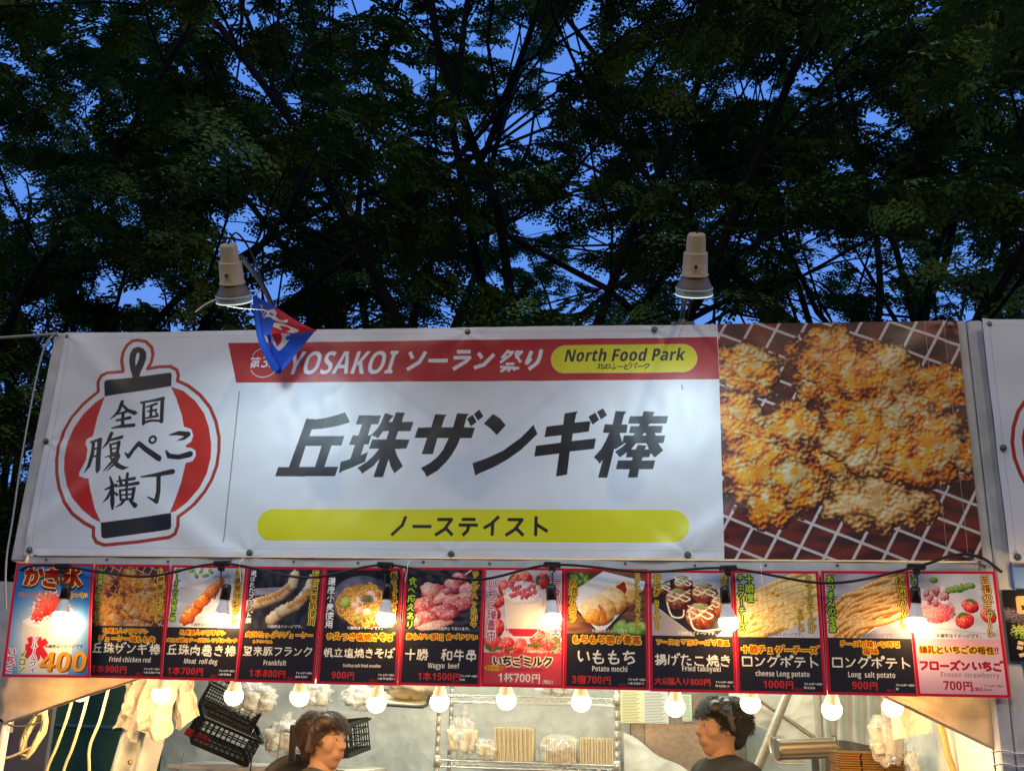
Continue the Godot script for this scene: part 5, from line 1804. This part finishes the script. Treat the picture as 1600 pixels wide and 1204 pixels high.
# a rounded piece of food: palette dark to light, light from the upper left as in the printed photograph
func blob(im: Image, cx: float, cy: float, rx: float, ry: float, rot: float, pal: Array, rough := 0.25, nf := 0.05, gloss := 0.0, pal2 := []) -> void:
	var big := maxf(rx, ry) * 1.25
	var co := cos(rot)
	var si := sin(rot)
	for y in range(maxi(0, int(cy - big)), mini(im.get_height(), int(cy + big) + 1)):
		for x in range(maxi(0, int(cx - big)), mini(im.get_width(), int(cx + big) + 1)):
			var dx := x - cx
			var dy := y - cy
			var u := (dx * co + dy * si) / rx
			var v := (-dx * si + dy * co) / ry
			var d := u * u + v * v
			if d > 1.7:
				continue
			var n1 := noise.get_noise_2d(x * nf, y * nf)
			var n2 := noise.get_noise_2d(x * nf * 2.7 + 90.0, y * nf * 2.7)
			d += (n1 * 0.7 + n2 * 0.5) * rough * 1.6
			if d >= 1.0:
				continue
			var nz := sqrt(1.0 - maxf(d, 0.0))
			var bx := noise.get_noise_2d((x + 2.0) * nf * 2.0, y * nf * 2.0) - noise.get_noise_2d(x * nf * 2.0, y * nf * 2.0)
			var by := noise.get_noise_2d(x * nf * 2.0, (y + 2.0) * nf * 2.0) - noise.get_noise_2d(x * nf * 2.0, y * nf * 2.0)
			var lx := dx / big - bx * rough * 1.1
			var ly := dy / big - by * rough * 1.1
			var lit := clampf(0.32 + nz * 0.45 - lx * 0.35 - ly * 0.55 + n2 * rough * 0.3 + n1 * 0.2, 0.0, 1.0)
			var c: Color = pal[0].lerp(pal[1], lit * 2.0) if lit < 0.5 else pal[1].lerp(pal[2], lit * 2.0 - 1.0)
			if pal2.size() > 0:
				var c2: Color = pal2[0].lerp(pal2[1], lit * 2.0) if lit < 0.5 else pal2[1].lerp(pal2[2], lit * 2.0 - 1.0)
				c = c.lerp(c2, smoothstep(-0.1, 0.25, noise.get_noise_2d(x * nf * 0.8 + 40.0, y * nf * 0.8 - 30.0) + n2 * 0.3))
			if gloss > 0.0:
				var g := clampf((lit + n2 * 0.6 - 0.98 + gloss * 0.2) * 6.0, 0.0, 1.0)
				c = c.lerp(Color(1, 0.97, 0.88), g * gloss)
			im.set_pixel(x, y, c)

func tube(im: Image, p: PackedVector2Array, r0: float, r1: float, pal: Array, rough := 0.1, nf := 0.1, gloss := 0.2) -> void:
	var n := p.size() - 1
	for i in n:
		var a := p[i]
		var b := p[i + 1]
		var ra := lerpf(r0, r1, float(i) / n)
		var rb := lerpf(r0, r1, (i + 1.0) / n)
		var m := maxf(ra, rb) + 1.0
		var ab := b - a
		var l2 := maxf(ab.length_squared(), 0.01)
		for y in range(maxi(0, int(minf(a.y, b.y) - m)), mini(im.get_height(), int(maxf(a.y, b.y) + m) + 1)):
			for x in range(maxi(0, int(minf(a.x, b.x) - m)), mini(im.get_width(), int(maxf(a.x, b.x) + m) + 1)):
				var q := Vector2(x, y)
				var t := clampf((q - a).dot(ab) / l2, 0.0, 1.0)
				var o := q - (a + ab * t)
				var r := lerpf(ra, rb, t) * (1.0 + rough * noise.get_noise_2d(x * nf, y * nf))
				var d := o.length() / r
				if d >= 1.0:
					continue
				var nz := sqrt(1.0 - d * d)
				var lit := clampf(0.25 + nz * 0.5 - o.x / r * 0.25 - o.y / r * 0.4 + rough * 0.5 * noise.get_noise_2d(x * nf * 1.4 + 50.0, y * nf * 2.0), 0.0, 1.0)
				var c: Color = pal[0].lerp(pal[1], lit * 2.0) if lit < 0.5 else pal[1].lerp(pal[2], lit * 2.0 - 1.0)
				if lit > 0.9:
					c = c.lerp(Color(1, 0.98, 0.9), gloss)
				im.set_pixel(x, y, c)

func hexes(s: String) -> Array:
	var r := []
	for h in s.split(" "):
		r.append(Color.html(h))
	return r

func mottle(im: Image, r: Rect2i, a: Color, b: Color, fx: float, fy: float) -> void:
	for y in range(r.position.y, r.end.y):
		for x in range(r.position.x, r.end.x):
			im.set_pixel(x, y, a.lerp(b, clampf(0.5 + noise.get_noise_2d(x * fx, y * fy) * 0.9, 0.0, 1.0)))

func net(im: Image, step: float, w: float, col: Color) -> void:
	var n := im.get_width() + im.get_height()
	var i := -n
	while i < n:
		pen(im, PackedVector2Array([Vector2(i, 0), Vector2(i - im.get_height() * 0.55, im.get_height())]), w, col)
		pen(im, PackedVector2Array([Vector2(-10, i), Vector2(im.get_width(), i + im.get_width() * 0.42)]), w, col)
		i += int(step)

func ramp(pal: Array, t: float) -> Color:
	t = clampf(t, 0.0, 1.0) * (pal.size() - 1)
	var i := mini(int(t), pal.size() - 2)
	return pal[i].lerp(pal[i + 1], t - i)

# fried chicken in sauce on a wire net: pieces as a height field, lit as in the printed photograph
func chicken(w: int, h: int, dull := 0.0) -> Image:
	var im := Image.create_empty(w, h, false, Image.FORMAT_RGB8)
	mottle(im, Rect2i(0, 0, w, h), Color.html("7a2314"), Color.html("3a0f0a"), 0.01, 0.03)
	net(im, w * 0.115, w * 0.012, Color.html("d8cfca"))
	var k := w / 1130.0
	var top := PackedFloat32Array()
	var kind := PackedFloat32Array()
	top.resize(w * h)
	kind.resize(w * h)
	top.fill(-1.0)
	var dome := PackedFloat32Array()
	dome.resize(w * h)
	# x, y, half width, half height, turn, lift, share of dry crust
	for s in [[470, 330, 120, 90, 0.2, 0.0, 0.3], [560, 700, 150, 90, 0.0, 0.0, 0.5], [545, 95, 110, 80, 0.3, 0.25, 0.7], [130, 250, 165, 130, 0.3, 0.3, 0.35], [170, 165, 110, 50, 0.3, 0.4, 1.0], [790, 190, 105, 85, 0.4, 0.2, 0.9], [830, 310, 120, 140, 0.2, 0.35, 0.75],
		[590, 240, 250, 150, 0.45, 0.55, 0.15], [1020, 340, 130, 130, 0.2, 0.35, 0.25], [80, 480, 130, 130, 0.1, 0.35, 0.3], [320, 530, 170, 115, -0.2, 0.6, 0.45], [890, 440, 120, 70, 0.2, 0.5, 0.9], [690, 530, 240, 170, 0.15, 0.85, 0.3], [790, 470, 100, 80, 0.4, 0.95, 0.95],
		[540, 600, 100, 80, 0.2, 0.95, 0.8], [980, 620, 200, 155, 0.2, 0.8, 0.35], [660, 680, 90, 80, 0.1, 1.1, 0.9], [850, 730, 160, 90, 0.4, 1.0, 0.2], [160, 720, 165, 200, 0.1, 0.7, 0.2], [330, 790, 140, 150, -0.3, 0.75, 0.55], [200, 920, 110, 90, 0.2, 0.8, 0.3], [690, 890, 250, 125, 0.05, 0.6, 1.0]]:
		var co := cos(s[4])
		var si := sin(s[4])
		var big: float = maxf(s[2], s[3]) * k * 1.3
		for y in range(maxi(0, int(s[1] * k - big)), mini(h, int(s[1] * k + big) + 1)):
			for x in range(maxi(0, int(s[0] * k - big)), mini(w, int(s[0] * k + big) + 1)):
				var dx: float = x / k - s[0]
				var dy: float = y / k - s[1]
				var u: float = (dx * co + dy * si) / s[2] * 0.92
				var v: float = (-dx * si + dy * co) / s[3] * 0.92
				var d := u * u + v * v + noise.get_noise_2d(x / k * 0.011 + s[0], y / k * 0.011) * 0.42 + noise.get_noise_2d(x / k * 0.035, y / k * 0.035 + s[1]) * 0.2
				if d >= 1.0:
					continue
				var z: float = s[5] * 0.6 + 0.95 * sqrt(1.0 - maxf(0.0, d))
				if z > top[y * w + x]:
					top[y * w + x] = z
					dome[y * w + x] = sqrt(1.0 - maxf(0.0, d))
					kind[y * w + x] = s[6]
	var sauce := hexes("240600 7a2602 cc5c04 ee9408 fcc62c")
	var crust := hexes("3a1a08 8a5018 c88c40 e8c27c fbeec8")
	var bump := PackedFloat32Array()
	var dry := PackedFloat32Array()
	bump.resize(w * h)
	dry.resize(w * h)
	for y in h:
		for x in w:
			var i := y * w + x
			if top[i] < 0.0:
				continue
			var X := x / k
			var Y := y / k
			var c := smoothstep(0.35, 0.65, kind[i] * 0.75 + 0.12 + noise.get_noise_2d(X * 0.012 + 70.0, Y * 0.012) * 0.55 + noise.get_noise_2d(X * 0.05, Y * 0.05 + 20.0) * 0.09)
			dry[i] = c
			bump[i] = top[i] + noise.get_noise_2d(X * 0.016, Y * 0.016 + 8.0) * 0.05 + noise.get_noise_2d(X * 0.04 + 3.0, Y * 0.04) * 0.0085 * (0.1 + c) + noise.get_noise_2d(X * 0.1, Y * 0.1) * 0.003 * c
	for y in h:
		for x in w:
			var i := y * w + x
			if top[i] < 0.0:
				continue
			var l := bump[i - 1] if x > 0 and top[i - 1] >= 0.0 else bump[i] - 0.05
			var r := bump[i + 1] if x < w - 1 and top[i + 1] >= 0.0 else bump[i] - 0.05
			var a := bump[i - w] if y > 0 and top[i - w] >= 0.0 else bump[i] - 0.05
			var b := bump[i + w] if y < h - 1 and top[i + w] >= 0.0 else bump[i] - 0.05
			var n := Vector3(clampf((l - r), -0.14, 0.14) * 26.0 * k / 0.45, clampf((a - b), -0.14, 0.14) * 26.0 * k / 0.45, 1.5).normalized()
			var lit := 0.5 * n.dot(Vector3(-0.35, -0.62, 0.7)) - 0.29 + 0.62 * smoothstep(0.0, 0.95, dome[i]) + 0.07 * clampf(top[i], 0.0, 1.6) + 0.14 * noise.get_noise_2d(x / k * 0.008, y / k * 0.008 - 40.0)
			var c := ramp(sauce, lit + 0.03).lerp(ramp(crust, lit), dry[i])
			var g := clampf((n.dot(Vector3(-0.2, -0.42, 0.885)) - 0.955) * 60.0, 0.0, 1.0) * (1.0 - dry[i] * 0.8) * clampf(noise.get_noise_2d(x / k * 0.03, y / k * 0.05) * 4.0 - 0.5, 0.0, 1.0)
			im.set_pixel(x, y, c.lerp(Color(1, 0.96, 0.86), g))
	if dull > 0.0:
		for y in h:
			for x in w:
				im.set_pixel(x, y, im.get_pixel(x, y).lerp(Color.html("7a5c50"), dull))
	return im
const TITLE := [[[1239,423,1264,425,1285,426,1320,422,1369,410,1416,394,1442,437,1437,442,1392,455,1343,465,1305,470,1269,471,1261,503,1423,503,1413,546,1368,546,1344,643,1408,643,1397,684,1125,685,1134,644,1183,644], [1249,547,1323,547,1302,643,1228,643]],
	[[1482,409,1584,410,1574,450,1542,450,1531,502,1548,501,1538,542,1518,542,1507,592,1538,577,1528,622,1474,645,1426,663,1418,671,1415,666,1418,621,1461,608,1477,544,1450,543,1462,501,1488,502,1500,450,1471,450]],
	[[1602,399,1642,413,1629,426,1622,442,1639,441,1652,396,1694,400,1687,413,1682,441,1735,441,1724,483,1668,483,1659,521,1723,522,1711,562,1659,563,1672,595,1701,641,1666,672,1647,642,1635,608,1615,689,1573,689,1595,606,1568,640,1520,674,1513,662,1497,649,1536,623,1564,596,1590,562,1543,562,1553,521,1618,521,1627,482,1599,483,1579,515,1564,506,1546,501,1570,474,1587,444]],
	[[1831,406,1883,409,1874,420,1863,467,1915,467,1930,403,1982,405,1974,419,1963,467,2013,469,2001,515,1950,515,1937,552,1917,590,1893,623,1858,661,1811,689,1801,670,1783,650,1822,629,1854,601,1878,567,1899,515,1848,515,1832,588,1783,588,1802,514,1746,514,1758,468,1817,467]],
	[[1976,427,2000,410,2019,442,1995,462]],
	[[2006,406,2029,387,2048,417,2025,436]],
	[[2052,450,2091,407,2123,427,2150,459,2112,502,2083,472]],
	[[2011,629,2070,607,2143,572,2215,519,2251,483,2273,458,2291,499,2261,530,2217,572,2163,611,2102,646,2033,678,2029,684,2025,680]],
	[[2409,407,2466,398,2460,409,2452,449,2522,443,2515,489,2446,498,2442,532,2546,520,2539,565,2434,578,2424,679,2377,687,2389,586,2281,599,2287,552,2395,539,2398,505,2323,513,2331,467,2404,458]],
	[[2514,423,2543,405,2560,437,2532,458]],
	[[2551,401,2576,386,2594,416,2568,435]],
	[[2631,397,2678,400,2667,414,2657,458,2683,458,2678,495,2648,495,2660,536,2669,542,2631,568,2626,564,2596,692,2558,692,2578,612,2564,631,2557,620,2539,602,2570,567,2589,532,2605,495,2577,494,2585,457,2619,458]],
	[[2753,398,2801,402,2790,420,2858,421,2850,454,2778,454,2771,464,2834,465,2828,496,2800,496,2803,508,2844,508,2836,541,2813,541,2835,574,2799,604,2781,584,2775,603,2748,603,2742,618,2800,618,2791,656,2732,656,2725,692,2685,692,2693,656,2634,655,2643,617,2703,617,2705,603,2676,603,2682,579,2650,603,2630,578,2661,557,2678,540,2661,540,2667,507,2709,507,2715,496,2690,495,2696,465,2733,465,2735,453,2686,453,2694,420,2747,420], [2754,495,2761,495,2764,507,2745,507], [2722,541,2764,541,2775,569,2755,569,2764,552,2727,548,2718,569,2697,569,2714,548]]]
const LANTERN_LINE := [371,39,414,47,446,75,458,110,455,149,442,179,497,171,555,170,590,188,601,215,599,239,656,264,720,308,775,366,813,432,838,507,846,573,845,637,830,701,805,755,766,809,729,845,703,867,708,907,698,942,672,956,528,977,373,991,334,979,314,953,309,916,263,895,200,855,152,801,112,737,88,673,73,608,70,542,82,476,109,409,152,352,198,308,221,289,213,245,226,216,253,201,325,192,308,138,309,98,323,63,345,43]
const LANTERN_RED := [[257,312,214,342,164,395,128,462,110,523,110,598,120,654,148,728,187,783,244,837,297,873,339,891,298,828,269,755,249,696,228,694,199,684,196,668,208,640,219,608,216,561,199,533,200,514,213,505,227,500,229,486,235,410],
	[572,268,635,288,700,336,751,394,783,460,805,535,812,600,803,673,779,737,732,800,687,841,662,850,675,791,691,710,698,625,729,616,741,591,737,568,716,555,689,553,687,545,710,526,716,498,702,469,666,457,647,403,607,321]]
const LANTERN_BLACK := [[[246,250,250,240,261,235,555,200,564,203,567,211,573,264,257,312]], [[340,893,664,851,669,858,676,907,674,918,665,923,368,962,356,958,351,947]], [[377,72,404,79,422,99,427,129,420,164,411,193,408,223,379,225,357,178,345,138,344,103,355,79], [381,99,391,104,393,129,387,153,381,166,375,139,375,114]]]
const BRUSH := [[347,339,17,337,378,16,320,402,11,300,419,2], [346,349,10,380,379,15,416,391,20,429,392,5], [332,396,7,373,385,12], [332,426,9,396,413,15],
	[316,461,6,365,452,16,420,448,16], [359,393,15,365,452,16], [437,342,5,454,345,12,467,441,16], [438,343,9,490,334,11,544,324,18],
	[541,327,18,553,432,18], [466,437,12,504,427,11,555,430,11], [468,364,7,516,348,12], [478,385,7,519,377,11],
	[471,417,7,529,406,12], [492,358,13,497,411,13], [515,385,5,528,401,11], [224,527,5,238,530,15,244,579,17,238,636,16,221,671,2],
	[224,526,7,270,514,16], [266,516,21,275,590,22,285,654,24,284,669,7], [248,559,9,265,555,9], [252,594,9,271,590,9],
	[318,487,18,307,528,16,288,556,4], [310,520,9,369,504,16,377,499,5], [322,538,11,335,581,11], [361,528,17,363,578,15],
	[322,539,9,361,528,11], [330,559,7,359,554,7], [334,581,9,363,575,10], [309,598,4,335,590,10,373,588,13],
	[368,579,12,350,616,16,315,662,4], [374,593,13,367,621,13,332,660,4], [334,598,9,377,636,22,403,647,18,428,644,2], [399,576,5,420,594,18,436,564,16,459,533,20,499,562,23,567,603,26,573,612,11],
	[602,496,5,645,488,20,690,492,23], [691,493,21,675,511,15,644,523,2], [597,569,7,615,593,22,661,598,22,712,584,28], [334,746,5,362,734,15,387,723,9],
	[350,688,7,366,722,16,379,803,20,384,830,11], [366,745,13,352,783,12,334,804,2], [377,754,5,396,768,13], [393,685,7,408,725,15],
	[429,672,12,432,720,15], [386,708,6,465,695,16], [383,732,6,486,716,17], [406,748,10,417,791,11],
	[472,740,17,471,789,13], [407,749,9,472,741,11], [413,770,7,469,765,7], [416,791,9,470,786,9],
	[434,722,10,444,788,10], [432,793,15,422,810,11,398,824,2], [461,795,9,488,816,22], [496,687,6,564,678,17,642,664,24],
	[578,680,20,589,753,20,587,797,23], [591,801,16,542,778,4]]
const RING := Vector2(524, 517)
const GLYPHS := {
	"ア": "23d397 858a4e",
	"イ": "c17629 868e",
	"ウ": "8184 2428 24d4c95e",
	"エ": "33d3 838d 1ded",
	"オ": "14e4 a1ae8d 945a1c",
	"カ": "14d4cbae8d 71692e",
	"キ": "24d3 18e7 618f",
	"ク": "614518 53d3a94e",
	"コ": "23d3dd 2ddd",
	"サ": "15e5 414a b1b95e",
	"シ": "2253 1647 2d8bd4",
	"ス": "23c37a1e 89de",
	"ソ": "2256 d2b94e",
	"タ": "614518 53d3a94e 68a9",
	"チ": "c233 17e7 83793e",
	"ツ": "2356 7296 d2a94e",
	"テ": "33c3 17e7 877b4e",
	"ト": "515e 56db",
	"ネ": "7192 24c41b 787e 9acc",
	"ノ": "c1a73e",
	"ハ": "521c a2ed",
	"フ": "23d3b94e",
	"ホ": "14e4 818e 471b 97db",
	"マ": "23d378 57ac",
	"ミ": "32c4 37b9 2bde",
	"メ": "c13e 36bb",
	"ユ": "35b5ad 1ded",
	"ヨ": "23d3de 28d8 2ede",
	"ヤ": "17d6b9 426e",
	"ラ": "32c2 26d6b94e",
	"リ": "4249 b1b86e",
	"ル": "42491e 919de8",
	"レ": "313dd7",
	"ロ": "23d3dd2d23",
	"ン": "2356 2d8bd4",
	"ー": "18e8",
	"あ": "24c3 617c a55c3c3958a8dbbd9e",
	"い": "32385c7a c3eb",
	"う": "5292 36b5c89c5e",
	"え": "6292 35b51d78adde",
	"お": "25a4 616d3c3a98cacd9e c2e4",
	"か": "25a5ab7d 613e d2f7",
	"き": "34c3 37d6 71ca 3b4dbe",
	"く": "b238be",
	"け": "312d 64e4 b1b98e",
	"こ": "34c4 2a4dde",
	"さ": "24d3 71b9 3b5dbd",
	"し": "414c8ed9",
	"す": "14e4 919a7a6878985e",
	"そ": "32b218e67a8dce",
	"た": "14a3 512e 97d7 8baded",
	"ち": "14d3 613a97cacc6e",
	"つ": "15a4d7cb5e",
	"て": "13e37a9cce",
	"と": "4268 d4493c6ede",
	"な": "1484 513a b3e6 979d6e5b9bed",
	"の": "845c2c2773c3e7da8e",
	"は": "312d 65e5 b1bc8e6c9bed",
	"ふ": "6294 879b8e5d 1c49 bbed",
	"へ": "1965ec",
	"ま": "24d4 28d8 818c5e3c6bde",
	"み": "32921d2a5aec c7ae",
	"も": "714b6ecdc9 25a5 29a9",
	"や": "18b4d799 7295 426e",
	"ら": "5184 343ab7cadc5e",
	"り": "423a57 b1b96e",
	"る": "32b218a7cacd7d6b9b",
	"れ": "414e 15551c84a59cbeed",
	"ろ": "32b218a7cacd6e",
	"ん": "711e79899cbee9",
	"〜": "184689e7",
	"。": "3b5b5d3d3b",
	"※": "22dd d22d 8384 8c8d 3848 c8d8",
	"丘": "c143 434d 47d7 a7ad 1ded",
	"珠": "1252 1757 323c 1d6b 8165 74e4 68f8 b1be a86d b8fd",
	"棒": "1565 414f 451b 4769 73e3 75e5 67f7 a1a7 976b b7fb 8ada 7ded aaaf",
	"第": "3114 3373 a184 a3e3 36c6c939 393cdcde 868f 8c3f",
	"回": "22d2dd2d22 66a6aa6a66",
	"祭": "4116 42726419 3546 92d2a6 93e9 5aaa 2ced 8c8f 6d3f adce",
	"北": "515e 1555 1c59 a1adedea d4a7",
	"氷": "818e6d 3144 17571d d396 97ee",
	"画": "12e2 45c5cb4b45 818b 48c8 151eeee5",
	"像": "3116 242e 9163 82c2 54d4d85854 9499 995c 9bae7e ddfe",
	"道": "2244 1737 373b1e 3c7eee 6183 c1a3 53e3 65d5db6b65 67d7 69d9",
	"海": "1243 1646 1e4a 7153 63e3 65d5ce5d65 4aea",
	"札": "1464 414e 451b 4669 919ceeea",
	"幌": "242b 24646a 414e 72d2d67672 74d4 68f8 986e b8bdeeec",
	"黄": "23d3 5155 b1b5 15e5 37c7cc3c37 39c9 858c 5c1f acef",
	"特": "3125 2464 1968 414e 83d3 b1b6 66f6 69f9 c7ceae 7a9c",
	"製": "3124 2383 1585 5157 b2b5 e1e7c7 19f9 797b1d 8aee 5b5f8d",
	"入": "5181 81751e 84aaee",
	"甘": "14e4 414e b1be 49b9 4ebe",
	"辛": "8183 23d3 5367 a397 17e7 2ada 878f",
	"鶏": "6112 1344 5565 1777 1a7a 461e 4a7e b192 93e3e8 95d5 97d7 939a 9afafebe 8c8e abae cbce",
	"肉": "252e 25d5debe 8174 7457 75b8 894b 8acd",
	"本": "14e4 818f 841c 84fc 5cbc",
	"円": "232f 23d3dfbf 28d8 8388",
	"税": "6112 1565 414f 451b 4768 8193 d1b3 84d4d88884 986e b8beeeeb",
	"込": "2244 1737 373b1e 3c7eee 7191 91845b 93ea",
	"巻": "4163 b193 24d4 17e7 81731c 96ec 49a9ac4c 4c4edfdc",
	"飯": "4116 4174 26666b2b 262e 2868 2e6c 82e2 828a6e 86d69e7f 88fe",
	"選": "2244 1737 373b1e 3c7eee 628284656595 b2d2d4b5b5e5 7579 b5b9 57e7 4afa 7b5c accd",
	"豚": "222a1e 22525e3d 2555 2959 72e2 a276 84a6b8bcae 866a 8a6d e5b7 b7fd",
	"石": "12e2 621a 47c7cd4d47",
	"狩": "5218 1236 365b4e2d 3a1c 73e3 7375 e3e5 a1a3 68f8 c7ce9d 8a9c",
	"望": "1272 313676 9277 92d2d7c7 94d4 39d9 4bcb 1eee 898e",
	"来": "23d3 4456 c4a6 17e7 818f 872d 87ed",
	"使": "3117 252f 53f3 65e5e96965 a1aa5f 6bff",
	"用": "323a1e 32d2debe 36d6 3ada 828e",
	"汁": "1244 1647 1e4a 67e7 a1ae",
	"産": "8183 23d3 5365 b3a5 26e6 26291e 6749 68d8 6bcb 4eee 979e",
	"小": "818e6d 4519 b5ea",
	"麦": "23d3 35c5 17e7 8187 681b 59b9b91f 6aef",
	"帆": "242b 24646a 414e 828a6e 82c2cdeeeb 95a8",
	"立": "8184 24d4 465b b69b 1ded",
	"風": "222a1e 22d2dcfefb a365 57b7bb5b57 848d 4dbd acce",
	"味": "14545b1b14 84d4 68f8 b1be a96d b9fd",
	"豊": "22d2d72722 6267 a2a7 24d4 19e9 4bbbbd4d4b 1fef",
	"塩": "1555 323c 1d6b 9165 83e3 76d6d97976 7bebee7e7b 9b9e cbce 5efe",
	"焼": "414a1f 1538 7457 4a6c 83e3 b1b6 66f6 8487 d4d7 69f9 996e b9bdfefb",
	"食": "8116 81f6 8385 45b5bb4b 454e7c 48b8 8bde",
	"応": "8183 23e3 23291e 5748 667cadcb 8789 c7ea",
	"増": "1555 323c 1d5b 8193 d1b3 74e4e97974 a4a9 77e7 8bdbde8e8b 8cdc",
	"量": "41b1b54541 43b3 17e7 39c9cc3c39 898f 3dcd 1fef",
	"中": "24d4da2a24 818f",
	"一": "18e8",
	"番": "c142 4356 b4a6 17e7 8188 872a 87ea 3bcbcf3f3b 8b8f 3dcd",
	"果": "32c2c73732 828f 34c4 19e9 891d 89ed",
	"実": "8182 2523e3e5 46b6 38c8 1bfb 848b 8b1f 8bef",
	"杯": "1464 414e 451b 4669 73f3 b36a b6be b7eb",
	"酒": "1244 1647 1e4a 62f2 74e4ee7e74 9289 c2c8e8 7aea",
	"合": "8117 81f7 57b7 3acacf3f3a",
	"相": "1464 414e 451b 4669 82d2de8e82 86d6 8ada",
	"性": "414f 2518 5567 8265 74e4 79e9 6eee b1be",
	"感": "23e3 23291b 4585 47878a4a47 a1b6eae8 d5a9 2d1f 5c5fafad 8c9d cdee",
	"最": "41b1b54541 43b3 16e6 363d 767f 3878 3a7a 1d7c 88d88f 99ef",
	"高": "8183 13e3 45b5b84845 2a2f 2aeaeece 5bbbbe5e5b",
	"個": "3117 252f 62e2ee6e62 75d5 a4a8 88c8cb8b88",
	"揚": "1464 414e2d 1a68 82d2d68682 84d4 68f8 885c 7aeaedce ba6e",
	"大": "15e5 81861e 87ee",
	"超": "1464 4147 1767 474d 4a7a 281e 2c7eff 82d2d7b6 a267 89d9dc8c89",
	"定": "8183 2524e4e6 47c7 878e 8bcb 5a1f 5b8eef",
	"嫌": "41296e 1464 621e 8193 d1b3 74e4 76d6db7b 69f9 a4af c4cf 9b6f ccff",
	"方": "8183 13e3 63591e 67c7bd9e",
	"至": "13e3 7347c6 a5d8 3aca 888e 1eee",
	"福": "3143 1464641a 474f 4969 72f2 84d4d78784 89e9ee8e89 b9be 8beb",
	"練": "4124 2446 6317 1868 484f 2b1d 6b7d 73f3 85e5ea8a85 87e7 b1bf ba7e bafe",
	"乳": "7122 2344 4454 6475 2767 675a4e2e 1b7a a1aedefc",
	"美": "4154 b1a4 24e4 37c7 8489 1aea 8a1f 8bef",
	"時": "22525b2b22 2656 83e3 b1b5 66f6 69f9 c7ceae 8b9c",
	"加": "15656c4e 421e 94e4ed9d94",
	"熱": "1373 4147 1676 1a79 93d3dafa a179 95c6 1d1f 5d5e 9d9e dcee",
	"柔": "32c287 6475 16e6e8 868f 19e9 891e 89ee",
	"部": "4142 1373 3446 6456 1777 29696e2e29 929f 92e2c6e9cb",
	"位": "3117 252f a1a4 64f4 767b d6bd 5eff",
	"成": "13e3 23291e 26666b4b 91a8dffc d5ab c1e2",
	"分": "5119 91f9 39b9ad8d 691e",
	"卵": "51222b5a 3637 616d 92e2ebcb 929f c4c8",
	"四": "23d3de2e23 6348 a3a8c8",
	"提": "1464 414e2d 1a68 82d2d68682 84d4 68f8 a8ae aada 8b6f 8cff",
	"供": "3117 252f 8289 c2c9 65f5 6afa 8b6f cbff",
	"十": "17e7 818f",
	"勝": "222a1e 22525e3d 2555 2959 8193 d1c3 74e4 66f6 a1955a b6fa 8bdbdebe a97f",
	"和": "7122 1676 414f 461c 4779 94e4ed9d94",
	"牛": "5127 34d4 19e9 919f",
	"串": "42b2b54542 27d7dc2c27 818f",
	"（": "a1688fbf",
	"）": "51888f4f",
	"ワ": "2328 23d3b94e",
	"川": "312a1e 818c c1ce",
}
